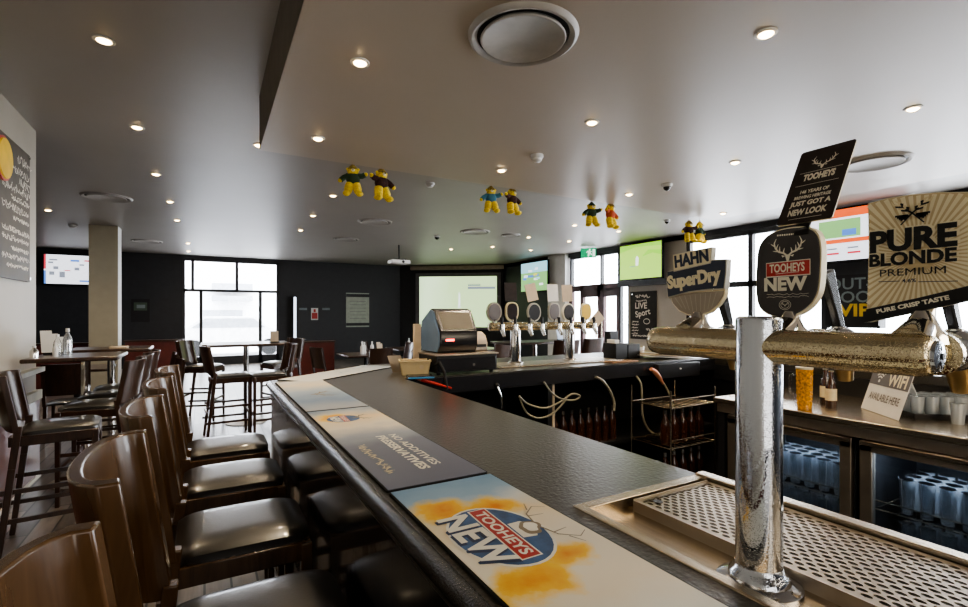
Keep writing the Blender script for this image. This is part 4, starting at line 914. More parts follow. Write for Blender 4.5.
def stool(label, loc, rz, group, woodk='woodback', top_z=1.205, seat_z=.745):
    t = thing('bar_stool', label, 'bar stool', loc, group, rz)
    m = MB(); leather_pad(m, .065, .478, -.198, .198, seat_z-.01, .048); m.build('seat', t, 60, local=True)
    m = MB()
    for y in (-.205, .18): m.box(.05, .46, y, y+.025, seat_z-.07, seat_z-.008, woodk)
    m.box(.445, .468, -.2, .2, seat_z-.07, seat_z-.008, woodk).box(.03, .055, -.2, .2, seat_z-.07, seat_z-.008, woodk); m.build('seat_apron', t, bevel=.004, local=True)
    # curved plywood back: plan path swept up a raked line
    path = [(.030, -.222), (.008, -.225), (-.012, -.211), (-.026, -.18), (-.038, -.12), (-.044, -.06), (-.046, 0), (-.044, .06), (-.038, .12), (-.026, .18), (-.012, .211), (.008, .225), (.030, .222)]
    path = [(x+.052, y*.875) for x, y in path]
    vs = []; fs = []; nz = 9; th = .024; zb_ = seat_z+.02
    def offs(i):
        a = Vector(path[max(i-1, 0)]); c = Vector(path[min(i+1, len(path)-1)]); d = (c-a).normalized(); return Vector((-d.y, d.x))
    for k in range(nz+1):
        f = k/nz; z = zb_+(top_z-zb_)*f; rake = -.060*f**1.1
        for i, p in enumerate(path):
            o = offs(i)*th*(1.5 if i in (0, 1, 11, 12) else 1.0); zz_ = z
            if k == 0:
                zz_ = zb_+.075*max(0, 1-(abs(p[1])/.2)**2)
            vs += [(p[0]+rake, p[1], zz_), (p[0]+o.x+rake, p[1]+o.y, zz_)]
    n = len(path)
    for k in range(nz):
        for i in range(n-1):
            a = (k*n+i)*2; b2 = ((k+1)*n+i)*2
            fs += [(a, b2, b2+2, a+2), (a+1, a+3, b2+3, b2+1)]
        a = k*n*2; b2 = (k+1)*n*2; fs.append((a, a+1, b2+1, b2)); a += (n-1)*2; b2 += (n-1)*2; fs.append((a, b2, b2+1, a+1))
    for i in range(n-1):
        a = i*2; fs.append((a, a+2, a+3, a+1)); a += nz*n*2; fs.append((a, a+1, a+3, a+2))
    m = MB().add(vs, fs, woodk); m.build('backrest', t, bevel=.006, local=True, segs=3)
    for s in (-1, 1):
        m = MB().bar((.080, s*.208, seat_z+.06), (.05, s*.208, seat_z-.2), .036, .042, woodk, (0, 1, 0)); m.bar((.05, s*.208, seat_z-.2), (-.01, s*.212, 0), .036, .042, woodk, (0, 1, 0), None, .028, .03)
        m.build('leg', t, bevel=.004, local=True)
        m = MB().bar((.452, s*.197, seat_z-.01), (.455, s*.202, 0), .036, .036, woodk, (0, 1, 0), None, .027, .027); m.build('leg', t, bevel=.004, local=True)
        MB().bar((-.01, s*.205, .40), (.452, s*.2, .40), .018, .028, woodk).build('stretcher', t, local=True)
        MB().bar((-.03, s*.208, .22), (.452, s*.2, .22), .018, .028, woodk).build('stretcher', t, local=True)
    MB().bar((.453, -.2, .30), (.453, .2, .30), .022, .03, woodk).build('foot_rail', t, local=True)
    MB().bar((-.005, -.205, .33), (-.005, .205, .33), .018, .028, woodk).build('stretcher', t, local=True)
    return t
G = 'dark leather stools pushed up to the bar'
st = stool('nearest bar stool, only its wooden back edge in the corner', (-.155, .65, 0), 0, G)
for y, lb in ((1.285, 'second bar stool from the camera, curved brown back, pushed to bar'), (1.915, 'third bar stool from the camera, glossy black seat at the bar'),
              (2.53, 'fourth bar stool from the camera along the black bar'), (3.13, 'furthest stool at the bar front, beside the bar corner')):
    dup(st, (-.155, y, 0), 0, lb)
# ================================================================ TALL TABLES AND THEIR STOOLS
G2 = 'dark wooden stools around the tall tables'
sd = stool('dark stool with curved back at the near left wall table', (-1.10, 4.25, 0), R(6), G2, 'wooddark', 1.12, .745)
def dstool(x, y, a, lb): return dup(sd, (x, y, 0), R(a), lb, G2)
dstool(-.52, 5.08, 176, 'nearest of three dark stools side-on at the end of the wall table')
dstool(-.50, 5.62, 180, 'middle of three dark stools side-on at the end of the wall table')
dstool(-.48, 6.16, 184, 'furthest of three dark stools side-on at the end of the wall table')
dstool(.02, 6.72, 4, 'left of two tall stools before the window table, back to left')
dstool(.96, 6.66, 184, 'right of two tall stools before the window table, back to right')
dstool(-.25, 8.15, -20, 'tall stool behind the window table on the left')
dstool(1.25, 8.1, 200, 'tall stool behind the window table on the right')
def tall_table(label, x0, x1, y0, y1, h=1.08, legs=None):
    t = thing('tall_table', label, 'table', ((x0+x1)/2, (y0+y1)/2, 0))
    MB().box(x0, x1, y0, y1, h-.035, h, 'wooddark').build('tabletop', t, bevel=.01)
    for x, y in legs or [((x0+x1)/2, (y0+y1)/2)]:
        MB().tube([(x, y, .03), (x, y, h-.04)], .035, 'chromeplain', 20).build('pedestal', t, 40)
        MB().lathe([(.26, 0), (.26, .012), (.06, .03), (.035, .04)], 'steeldark', 32, (x, y, 0)).build('base', t, 40)
    return t
tall_table('dark tall table against the left wall holding menus and bottles', -1.30, -.66, 5.28, 5.96, 1.13, [(-.93, 5.6)])
tall_table('second dark tall table just beyond the wall table', -1.25, -.52, 6.35, 6.95, 1.13)
tall_table('tall square table in front of the bright tall window', -.05, 1.05, 7.15, 7.85, 1.10)
tall_table('dark tall table behind the beer fonts of the far counter', 3.9, 5.2, 6.0, 6.6, 1.07)
dstool(4.6, 5.55, 90, 'brown backed stool at the table behind the far beer fonts, left one')
dstool(5.3, 5.75, 100, 'brown backed stool at the table behind the far beer fonts, right one')
dstool(3.6, 6.9, 30, 'brown backed stool just left of the first far beer font')
dstool(-.35, 5.25, 150, 'unseen') if False else None

def dining_chair(label, loc, rz, group):
    t = thing('dining_chair', label, 'chair', loc, group, rz)
    m = MB(); leather_pad(m, -.2, .2, -.2, .2, .43, .04); m.build('seat', t, 60, local=True)
    m = MB(); vs = []; fs = []; n = 9
    for k in range(2):
        for i in range(n):
            y = -.2+.4*i/(n-1); x = -.2-.03*(1-(y/.2)**2)-(.07*k); z = .55+.37*k
            vs += [(x, y, z), (x-.02, y, z)]
    for i in range(n-1):
        a = 2*i; b2 = 2*n+2*i; fs += [(a, a+2, b2+2, b2), (a+1, b2+1, b2+3, a+3), (b2, b2+2, b2+3, b2+1), (a, a+1, a+3, a+2)]
    fs += [(0, 2*n, 2*n+1, 1), (2*n-2, 2*n-1, 4*n-1, 4*n-2)]
    m.add(vs, fs, 'wooddark'); m.build('backrest', t, 40, local=True)
    for sx, sy in ((-1, -1), (-1, 1), (1, -1), (1, 1)):
        m = MB().bar((sx*.18, sy*.18, .44), (sx*.2, sy*.19, 0), .035, .035, 'wooddark', (0, 1, 0), None, .025, .025)
        if sx < 0: m.bar((-.2, sy*.185, .43), (-.285, sy*.185, .9), .03, .03, 'wooddark', (0, 1, 0))
        m.build('leg', t, local=True)
    return t
G3 = 'dark dining chairs at the low tables'
ch = dining_chair('first dark chair of the row beyond the left wall table', (-.55, 7.35, 0), R(195), G3)
def dch(x, y, a, lb): return dup(ch, (x, y, 0), R(a), lb)
dch(-.62, 8.0, 190, 'second dark chair of the row beyond the left wall table'); dch(-.68, 8.7, 185, 'third dark chair in the row, nearest the square column')
dch(-2.35, 8.6, 10, 'dark chair across the low table near the column')
def low_table(label, x, y, s=.4, h=.75):
    t = thing('dining_table', label, 'table', (x, y, 0)); MB().box(x-s, x+s, y-s, y+s, h-.035, h, 'wooddark').build('tabletop', t, bevel=.01)
    MB().tube([(x, y, .03), (x, y, h-.04)], .035, 'black', 20).build('pedestal', t, 40); MB().lathe([(.24, 0), (.24, .012), (.05, .03)], 'black', 32, (x, y, 0)).build('base', t, 40)
low_table('low dark table between the chair row and the column', -1.55, 8.75, .40)
dch(-1.42, 7.6, 90, 'dark chair with its shiny back to the camera, seen under the wall table')
low_table('low dark table before the pale notice sheet', 2.65, 9.1, .45); low_table('low dark table left of the projection screen', 4.0, 10.2, .45)
low_table('low dark table under the projection screen', 5.2, 9.3, .45)
for x, y, a, lb in ((1.95, 8.9, 20, 'dark chair beside the maroon divider at the rear'), (2.6, 8.3, 90, 'dark chair before the table under the notice sheet'), (3.35, 9.3, 185, 'dark chair right of the table under the notice sheet'),
                    (3.25, 10.3, 0, 'dark chair left of the table near the screen'), (4.1, 9.5, 95, 'dark chair before the table left of the screen'), (4.75, 10.4, 180, 'dark chair between the two tables near the screen'),
                    (5.2, 8.55, 90, 'dark chair before the table under the screen'), (6.0, 9.4, 180, 'dark chair right of the table under the screen')): dch(x, y, a, lb)

# things standing on the tables
def menu_holder(label, x, y, z, n=3, name='menu_stand', col='paper'):
    t = thing(name, label, 'menu', (x, y, z))
    MB().box(x-.06, x+.06, y-.03, y+.03, z, z+.02, 'black').build('holder', t)
    for i in range(n):
        xx = x-.035+.03*i; T = frame_tf(Vector((xx-.04, y-.01+.01*i, z+.02)), (1, .2, 0), (-.08+.06*i, .1, 1))
        MB().box(0, .08, 0, .20-.03*i, 0, .002, col, T).build('menu_card', t)
menu_holder('white and red menu cards standing on the left wall table', -1.20, 5.80, 1.13)
def bottle(label, x, y, z, key='white', h=.19, r=.03, name='sauce_bottle', cat='bottle', group=None, capk='white'):
    t = thing(name, label, cat, (x, y, z), group)
    MB().lathe([(r, 0), (r, h*.55), (r*.85, h*.66), (r*.4, h*.80), (r*.36, h*.90)], key, 20, (x, y, z)).build('body', t, 40)
    MB().lathe([(r*.45, h*.88), (r*.45, h), (.0001, h)], capk, 16, (x, y, z)).build('cap', t, 40); return t
bottle('pale sauce bottle left of the menus on the wall table', -1.13, 5.62, 1.13, 'glass'); bottle('clear water bottle right of the menus on the wall table', -1.08, 5.72, 1.13, 'tumbler', .24, .035)
bottle('white pepper shaker in front of the menus', -1.12, 5.5, 1.13, 'white', .12, .02, 'pepper_shaker', 'shaker')
bottle('small chrome shaker at the wall end of the table', -1.24, 5.42, 1.13, 'chromeplain', .10, .03, 'candle_holder', 'candle holder')
t = thing('napkin_stack', 'folded cream napkins on the far end of the wall table', 'napkins', (-.80, 6.5, 1.13)); MB().box(-.88, -.72, 6.43, 6.57, 1.13, 1.155, 'cardboard').build('napkins', t, bevel=.008)
t = thing('menu_block', 'small brown menu block on the window table', 'menu', (.86, 7.4, 1.10)); MB().box(.80, .90, 7.36, 7.42, 1.10, 1.26, 'cardboard').build('block', t, bevel=.004)
MB().box(.79, .91, 7.33, 7.45, 1.10, 1.115, 'black').build('base', t)
for x, y, lb in ((2.55, 9.0, 'white bottle on the table below the notice sheet'), (2.62, 9.1, 'tall white sauce bottle beside it on the rear table'), (3.9, 10.1, 'white bottle on the table left of the screen'), (2.8, 9.2, 'short white bottle at the right of the rear table')):
    bottle(lb, x, y, .75, 'white', .22, .035)
menu_holder('cream menu cards on the rear table under the notice sheet', 2.9, 8.95, .75, 2, col='cardboard')
menu_holder('menu cards on the table behind the first far beer font', 4.2, 6.3, 1.07, 3); menu_holder('bluish menu cards on the table behind the far beer fonts', 5.0, 6.2, 1.07, 3, col='ice')

# ================================================================ THE FAR COUNTER
tr2 = thing('drip_tray', 'long shallow steel tray on the far counter under two beer fonts', 'drip tray', (2.5, 3.15, ZT))
MB().box(1.85, 3.10, 3.00, 3.32, ZT, ZT+.012, 'steel').build('pan', tr2, bevel=.003); MB().box(1.90, 3.05, 3.04, 3.28, ZT+.012, ZT+.015, 'mesh').build('grid', tr2)
def far_font(x, y, label, cards):
    z = ZT+.014; t = thing('beer_font', label, 'beer tap', (x, y, z))
    MB().lathe([(.06, 0), (.06, .01), (.045, .02)], 'chromeplain', 28, (x, y, z)).build('base_flange', t, 40)
    MB().lathe([(.040, .01), (.040, .27)], 'chromeplain', 28, (x, y, z)).build('column', t, 40)
    d = Vector((.92, -.39, 0)) if False else Vector((1, 0, 0))
    MB().tube([(x-.24, y, z+.29), (x-.235, y, z+.29), (x+.235, y, z+.29), (x+.24, y, z+.29)], [.02, .033, .033, .02], 'wetgold', 20).build('cross_arm', t, 50)
    for i, dx in enumerate((-.18, -.06, .07, .19)):
        m = MB().tube([(x+dx, y-.02, z+.29), (x+dx, y-.09, z+.29)], .018, 'chromeplain', 12); m.tube([(x+dx, y-.09, z+.31), (x+dx, y-.09, z+.27), (x+dx, y-.12, z+.22)], [.02, .02, .011], 'chromeplain', 12); m.build('spout', t, 50)
        MB().tube([(x+dx, y-.09, z+.31), (x+dx, y-.085, z+.36)], [.01, .014], 'black', 10).build('lever_handle', t, 50)
    for i, (dx, shp, col, face, cd, cardcol) in enumerate(cards):
        T = frame_tf(Vector((x+dx, y-.01, z+.40)), (1, 0, 0), (0, 0, 1))
        out = smoothpoly([(-.055, -.07), (.055, -.07), (.062, .06), (0, .085), (-.062, .06)], 2) if shp else ell(0, 0, .065, .075, 28)
        b_ = MB().prism(out, -.012, .006, col, T).build('tap_badge', t, 40)
        sb = MB().prism(inset(out, .012), .004, .009, face, T); off = Vector(t.location); sb.v = [v-off for v in sb.v]; o = sb.build('badge_face', None); o.parent = b_
        MB().tube([(x+dx, y, z+.31), (x+dx, y-.01, z+.35)], .012, 'chromeplain', 10).build('badge_mount', t, 40)
        if cd:
            T2 = frame_tf(Vector((x+dx, y, z+.49)), (1, cd*.1, cd*.25), (cd*-.25 if cd > .5 else 0, .1, 1))
            tt = thing('promo_card', 'tan promotional card on %s badge of the %s' % (['the first', 'the second', 'the third', 'the last'][i], 'left far beer font' if x < 2.3 else 'right far beer font'), 'card', (x+dx, y, z+.49))
            MB().box(-.055, .055, 0, .14, -.002, .002, cardcol, T2).build('card', tt)
far_font(2.10, 3.16, 'chrome beer font on the far counter beside the register', [(-.20, 0, 'silver', 'greycard', 0, ''), (-.04, 1, 'gold', 'brownblack', .1, 'brownblack'), (.17, 0, 'silver', 'black', .8, 'cardboard')])
far_font(2.64, 3.16, 'chrome beer font on the far counter before the doors', [(-.17, 1, 'silver', 'greycard', .1, 'paper'), (-.02, 0, 'creamprint', 'brownblack', .2, 'cardboard'), (.17, 1, 'gold', 'yellow', 0, '')])
T2 = frame_tf(Vector((2.64+.30, 3.15, ZT+.33)), (.7, 0, .6), (-.6, .1, .7)); t = thing('promo_card', 'tan card tilted at the right end of the right far font', 'card', (2.94, 3.15, ZT+.33))
MB().box(-.06, .08, -.03, .07, -.002, .002, 'cardboard', T2).build('card', t); MB().tube([(2.88, 3.16, ZT+.304), (2.92, 3.15, ZT+.35)], .006, 'black', 8).build('clip', t)

# ---- the register on its cash drawer
cd = thing('cash_till', 'flat black cash drawer under the register', 'cash drawer', (1.53, 3.06, ZT))
MB().box(1.30, 1.76, 2.88, 3.30, ZT+.015, ZT+.125, 'black').build('case', cd, bevel=.004); MB().box(1.315, 1.745, 2.872, 2.882, ZT+.025, ZT+.11, 'blackplastic').build('drawer', cd, bevel=.003)
MB().tube([(1.57, 2.865, ZT+.06), (1.57, 2.873, ZT+.06)], .010, 'chromeplain', 14).build('lock', cd, 40); MB().box(1.29, 1.77, 2.87, 3.31, ZT+.125, ZT+.135, 'steeldark').build('lid', cd, bevel=.002)
for x in (1.33, 1.73):
    for y in (2.91, 3.27): MB().lathe([(.014, 0), (.014, .015)], 'rubber', 12, (x, y, ZT)).build('foot', cd)
z = ZT+.135; rg = thing('cash_register', 'black and blue-grey touch screen register with a red display', 'cash register', (1.52, 3.1, z))
M['regside'] = simple('blue_grey_plastic', (.13, .20, .30), .3)
prof = [(2.99, z), (2.955, z+.045), (2.955, z+.140), (3.05, z+.290), (3.11, z+.305), (3.27, z+.22), (3.29, z+.09), (3.27, z)]   # (Y, Z) outline seen from the side
Tside = Matrix(((0, 0, 1, 0), (1, 0, 0, 0), (0, 1, 0, 0), (0, 0, 0, 1)))
MB().prism(prof, 1.36, 1.645, 'blackplastic', Tside).build('body', rg, bevel=.012)
MB().prism([(a+(0 if a < 3.1 else -.01), c) for a, c in inset(prof, .008)], 1.352, 1.363, 'regside', Tside).build('side_panel', rg, bevel=.003)
nrm = Vector((0, .095, .15)).normalized(); T = frame_tf(Vector((1.5025, 2.955, z+.140)), (1, 0, 0), nrm)
M['touch'] = simple('dim_touch_screen', (.16, .135, .10), .5)
MB().box(-.134, .134, .004, .172, .0, .008, 'blackplastic', T).build('screen_bezel', rg, bevel=.002); m = MB(); rect(m, T, -.117, .117, .018, .157, 'touch', .009); m.build('touch_screen', rg)
MB().box(1.405, 1.465, 2.950, 2.956, z+.082, z+.096, 'led').build('red_display', rg)
t = thing('receipt_printer', 'grey receipt printer with rounded lid right of the register', 'printer', (1.72, 3.12, z))
pr = [(3.02, z), (3.02, z+.06), (3.05, z+.11), (3.11, z+.14), (3.19, z+.11), (3.2, z)]; MB().prism(pr, 1.665, 1.765, 'steeldark', Tside).build('body', t, bevel=.01); MB().box(1.68, 1.75, 3.012, 3.02, z+.03, z+.05, 'black').build('paper_slot', t)
t = thing('card_stand', 'upright cream card stand behind the basket left of the register', 'stand', (1.29, 3.2, ZT)); MB().box(1.265, 1.315, 3.17, 3.20, ZT, ZT+.33, 'cardboard').build('card', t, bevel=.003); MB().box(1.24, 1.34, 3.15, 3.24, ZT, ZT+.012, 'black').build('base', t)
t = thing('eftpos_card', 'grey sloping card left of the register cable', 'card', (1.18, 3.22, ZT)); T = frame_tf(Vector((1.12, 3.2, ZT)), (1, .15, 0), (-.25, .3, 1)); MB().box(0, .10, 0, .12, -.003, .0, 'steeldark', T).build('card', t)
bk = thing('small_basket', 'cream woven plastic basket on the bar corner beside the register', 'basket', (1.2, 2.98, ZT))
Tk = Matrix.Translation((1.20, 3.0, ZT)) @ Matrix.Rotation(R(-18), 4, 'Z')
def taper(z0, z1, a0, b0, a1, b1, key):
    return MB().add([(-a0, -b0, z0), (a0, -b0, z0), (a0, b0, z0), (-a0, b0, z0), (-a1, -b1, z1), (a1, -b1, z1), (a1, b1, z1), (-a1, b1, z1)], [(3, 2, 1, 0), (0, 1, 5, 4), (1, 2, 6, 5), (2, 3, 7, 6), (3, 0, 4, 7)], key, Tk)
taper(.0, .095, .085, .05, .10, .062, 'wicker').build('tub', bk, bevel=.006)
m = MB(); 
for x0_, x1_, y0_, y1_ in ((-.105, .105, -.067, -.058), (-.105, .105, .058, .067), (-.105, -.096, -.067, .067), (.096, .105, -.067, .067)): m.box(x0_, x1_, y0_, y1_, .088, .10, 'wicker', Tk)
m.build('rolled_rim', bk, bevel=.003); m = MB().lathe([(.014, 0), (.014, .004), (.008, .004)], 'cardboard', 16, tf=Tk @ Matrix.Translation((.04, -.057, .055)) @ Matrix.Rotation(R(90), 4, 'X')); m.build('handle_ring', bk, 40)
MB().box(-.08, .08, -.045, .045, .08, .085, 'seatlid', Tk).build('contents', bk)
t = thing('card_terminal', 'black payment terminal with blue edge below the basket', 'payment terminal', (1.22, 2.88, ZT)); T = Matrix.Translation((1.18, 2.80, ZT)) @ Matrix.Rotation(R(-15), 4, 'Z')
MB().box(-.10, .06, -.03, .09, .0, .018, 'blackplastic', T).build('body', t, bevel=.004); M['blueedge'] = simple('bright_blue_plastic', (.08, .30, .60), .3); MB().box(-.10, .06, -.034, -.03, .004, .014, 'blueedge', T).build('blue_edge', t)
q = on_y(437, 383, 2.80); t = thing('coiled_cord', 'black curly cord hanging beside the terminal', 'cord', (q.x, q.y, q.z))
pts = [Vector((1.30, 2.92, ZT+.06)), Vector((1.31, 2.85, ZT+.09)), Vector((1.33, 2.82, ZT+.03)), Vector((1.34, 2.80, ZT-.08))]; MB().tube(pts, .009, 'rubber', 8).build('cord', t, 60)
t = thing('bar_tool', 'red handled bar tool hanging on the counter edge below the terminal', 'tool', (1.27, 2.81, ZT-.03)); MB().tube([(1.17, 2.825, ZT-.01), (1.25, 2.81, ZT-.035), (1.37, 2.80, ZT-.075)], [.012, .010, .007], 'red', 10).build('handle', t, 60)
MB().tube([(1.14, 2.826, ZT+.004), (1.175, 2.825, ZT-.012)], .012, 'copper', 10).build('head', t, 60)
# caddy and papers at the right of the far counter
nc = thing('napkin_caddy', 'black box caddy on the far counter below the chalkboard', 'caddy', (3.27, 3.2, ZT))
for x0, x1, h in ((3.13, 3.27, .14), (3.28, 3.43, .13)): MB().box(x0, x1, 3.12, 3.28, ZT, ZT+h, 'black').build('box', nc, bevel=.004)
MB().box(3.24, 3.34, 3.30, 3.38, ZT, ZT+.24, 'black').build('tall_box', nc, bevel=.004); MB().box(3.15, 3.20, 3.15, 3.25, ZT+.12, ZT+.17, 'paper').build('napkins', nc)
t = thing('cup', 'small white cup right of the black caddy', 'cup', (3.52, 3.2, ZT)); MB().lathe([(.028, 0), (.036, .10), (.033, .10), (.026, .006), (.0001, .006)], 'white', 20, (3.52, 3.2, ZT), closed=False).build('body', t, 40); MB().lathe([(.037, .095), (.037, .10), (.034, .10)], 'steel', 20, (3.52, 3.2, ZT)).build('rim', t)
t = thing('paper_pile', 'sloping pile of cream papers behind the left tap badge', 'papers', (3.62, 3.05, ZT))
for i in range(4):
    T = Matrix.Translation((3.60+.03*i, 3.02, ZT+.012+.012*i)) @ Matrix.Rotation(R(-12+8*i), 4, 'Z') @ Matrix.Rotation(R(4), 4, 'Y'); MB().box(-.22, .24, -.12, .14, 0, .006, 'cardboard' if i % 2 else 'paper', T).build('sheet', t)
t = thing('folded_bar_towel', 'folded tan bar towel on the far counter edge', 'towel', (2.95, 2.93, ZT)); MB().box(2.85, 3.15, 2.88, 2.98, ZT, ZT+.012, 'seatlid').build('cloth', t, bevel=.004)

# ---- under the far counter: hoses, racks, drawer
def hose(label, pts, r=.009, Y=2.82, key='hose', name='beer_hose', cat='hose', gun=None):
    P = [on_y(x, y, Y+dy) for x, y, dy in pts]
    S = []
    for i in range(len(P)-1):
        p0, p1, p2, p3 = P[max(i-1, 0)], P[i], P[i+1], P[min(i+2, len(P)-1)]
        for k in range(6):
            u = k/6; S.append(.5*((2*p1)+(p2-p0)*u+(2*p0-5*p1+4*p2-p3)*u*u+(3*p1-p0-3*p2+p3)*u**3))
    S.append(P[-1]); t = thing(name, label, cat, P[0]); MB().tube(S, r, key, 10).build('tube', t, 60)
    if gun: MB().tube([on_y(x, y, Y-.02) for x, y in gun], [.010, .020, .022, .016], 'copper', 14).build('gun_head', t, 60)
hose('grey hose looping down to a copper soda gun under the counter', ((636, 376, .02), (641, 384, 0), (642, 400, 0), (643, 418, 0), (650, 431, 0), (662, 435, 0), (671, 428, 0), (673, 412, 0), (670, 396, 0), (664, 384, 0), (660, 378, 0)), .009, gun=((663, 384), (659, 377), (655, 372), (651, 369)))
hose('cream hose curving down under the counter, left of the soda gun', ((596, 377, 0), (603, 381, 0), (610, 391, 0), (614, 402, 0), (614, 411, 0)), .010)
hose('upper of the looped hoses below the left far beer font', ((544, 382, 0), (552, 393, 0), (562, 399, 0), (574, 400, 0), (580, 396, 0), (572, 394, 0), (560, 402, 0), (545, 408, 0), (528, 404, 0), (519, 396, 0)), .007)
hose('lower of the looped hoses below the left far beer font', ((519, 396, .02), (526, 412, .01), (538, 418, 0), (552, 414, 0), (564, 402, 0), (567, 396, 0)), .007)
t = thing('drain_pipe', 'upright tan pipe under the far counter', 'pipe', on_y(552, 420, 2.9)); a, c = on_y(552.5, 382, 2.9), on_y(552.5, 450, 2.9); c.z = .49; MB().tube([a, (a.x, a.y, .49)], .016, 'cardboard', 12).build('pipe', t, 40); MB().lathe([(.03, 0), (.03, .02)], 'black', 14, (a.x, a.y, .48)).build('collar', t)
t = thing('chrome_lever', 'short bent chrome lever left of the hoses', 'lever', on_y(497, 388, 2.83)); MB().tube([on_y(497, 386, 2.83), on_y(501, 396, 2.81), on_y(501.5, 409, 2.81)], .010, 'chromeplain', 10).build('lever', t, 60); MB().ball(tuple(on_y(497, 385, 2.83)), .016, 'black').build('pivot', t, 60)
dr = thing('drawer_unit', 'glossy black drawer under the end of the far counter', 'drawer', (3.1, 2.82, .9)); a, c = on_y(659, 370, 2.79), on_y(700, 370, 2.79)
MB().box(a.x, c.x, 2.79, 2.832, .955, 1.075, 'pvc').build('drawer_front', dr, bevel=.004); MB().tube([((a.x+c.x)/2, 2.78, 1.03), ((a.x+c.x)/2, 2.79, 1.03)], .007, 'white', 12).build('knob', dr, 40)
rk = thing('wire_rack', 'wire bottle rack with shelves under the counter end', 'rack', (3.2, 2.62, 0))
x0, x1, y0, y1 = 2.98, 3.5, 2.42, 2.80
for x in (x0, x1):
    for y in (y0, y1): MB().tube([(x, y, .012), (x, y, .93)], .007, 'steel', 8).build('post', rk, 60)
for zz_ in (.18, .50, .80):
    m = MB().tube([(x0, y0, zz_), (x1, y0, zz_), (x1, y1, zz_), (x0, y1, zz_), (x0, y0, zz_)], .006, 'steel', 8)
    for i in range(1, 9): m.tube([(x0+(x1-x0)*i/9, y0, zz_), (x0+(x1-x0)*i/9, y1, zz_)], .003, 'steel', 6)
    m.tube([(x0, y0, zz_+.06), (x1, y0, zz_+.06)], .005, 'steel', 8); m.build('wire_shelf', rk, 60)
k = 0
for zz_, n in ((.507, 5), (.187, 5)):
    for i in range(n):
        x = x0+.06+.10*i; bottle('dark brown spirit bottle standing in the wire rack', x, y0+.10, zz_, 'brownglass', .26, .036, 'spirit_bottle', 'bottle', 'bottles in the wire rack', 'chromeplain')
for i in range(8):
    x = 2.3+i*.085; bottle('dark bottle in the speed rail under the far counter', x, 2.93, .48, 'brownglass', .28, .034, 'spirit_bottle', 'bottle', 'bottles in the speed rail', 'chromeplain')

# ================================================================ STEEL BACK COUNTER
XS = 3.185
sw = thing('steel_worktop', 'long stainless steel worktop behind the bar with fridges below', 'worktop', (3.6, 1, .85))
MB().box(XS, 4.115, -1.2, 2.22, .862, .90, 'steel').build('top', sw, bevel=.006); MB().box(XS+.02, 4.1, -1.2, 2.20, .80, .862, 'steeldark').build('under_rail', sw)
MB().box(XS+.03, 4.1, 2.15, 2.20, .0, .80, 'pvc').build('end_panel', sw)
MB().box(4.09, 4.118, -1.2, 2.85, .90, 1.034, 'black').build('upstand', sw)
def fridge(label, y0, y1):
    t = thing('glass_door_fridge', label, 'fridge', (3.5, (y0+y1)/2, 0)); xf_ = XS+.045
    m = MB().box(xf_+.03, 3.95, y0, y0+.03, .02, .795, 'black').box(xf_+.03, 3.95, y1-.03, y1, .02, .795, 'black').box(xf_+.03, 3.95, y0, y1, .02, .08, 'black').box(xf_+.03, 3.95, y0, y1, .77, .795, 'black').box(3.9, 3.95, y0, y1, .02, .795, 'black'); m.build('cabinet', t)
    fw = .065; m = MB().box(xf_-.02, xf_+.025, y0+.005, y0+fw, .06, .79, 'steeldark').box(xf_-.02, xf_+.025, y1-fw, y1-.005, .06, .79, 'steeldark').box(xf_-.02, xf_+.025, y0+.005, y1-.005, .73, .79, 'steeldark').box(xf_-.02, xf_+.025, y0+.005, y1-.005, .06, .12, 'steeldark')
    d = m.build('door', t, bevel=.004)
    m = MB().box(xf_-.0, xf_+.006, y0+fw, y1-fw, .12, .73, 'dkglass'); off = Vector(t.location); m.v = [v-off for v in m.v]; o = m.build('door_glass', None); o.parent = d
    m = MB().box(xf_-.030, xf_-.021, y0+.01, y1-.01, .765, .785, 'steel'); m.v = [v-off for v in m.v]; o = m.build('grip_rail', None); o.parent = d
    for zz_ in (.40, .16):
        m = MB()
        for i in range(9): yy = y0+.05+(y1-y0-.1)*i/8; m.tube([(xf_+.06, yy, zz_), (3.85, yy, zz_)], .003, 'steel', 6)
        for x in (xf_+.06, 3.5, 3.85): m.tube([(x, y0+.04, zz_), (x, y1-.04, zz_)], .004, 'steel', 6)
        m.tube([(xf_+.055, y0+.05, zz_+.05), (xf_+.055, y1-.05, zz_+.05)], .004, 'steel', 6); m.build('wire_shelf', t, 60)
    l = bpy.data.lights.new('fridge_fill', 'AREA'); l.energy = 13; l.color = (.86, .93, 1); l.size = .1; l.shape = 'RECTANGLE'; l.size_y = (y1-y0)*.7  # unseen lamp added so the fridge contents show up
    lo = bpy.data.objects.new('fridge_fill', l); C.objects.link(lo); lo.location = (xf_+.12, (y0+y1)/2, .762)
fridge('steel framed glass door fridge directly behind the chrome column', 1.36, 2.13); fridge('glass door fridge full of beer glasses at lower right', .44, 1.33)
def tumbler(label, x, y, z, h=.13, r=.033, group=None, src=[]):
    if src and abs(src[0][1]-h) < 1e-6: return dup(src[0][0], (x, y, z), random.uniform(0, 6), label, group)
    t = thing('beer_glass', label, 'glass', (x, y, z), group); m = MB().lathe([(r*.72, 0), (r*.78, .012), (r, h), (r*.93, h), (r*.70, .016), (.0001, .014)], 'tumbler', 16, (0, 0, 0)); m.build('glass_body', t, 50, local=True)
    if h > .15: src.append((t, h))
    return t
g0 = None
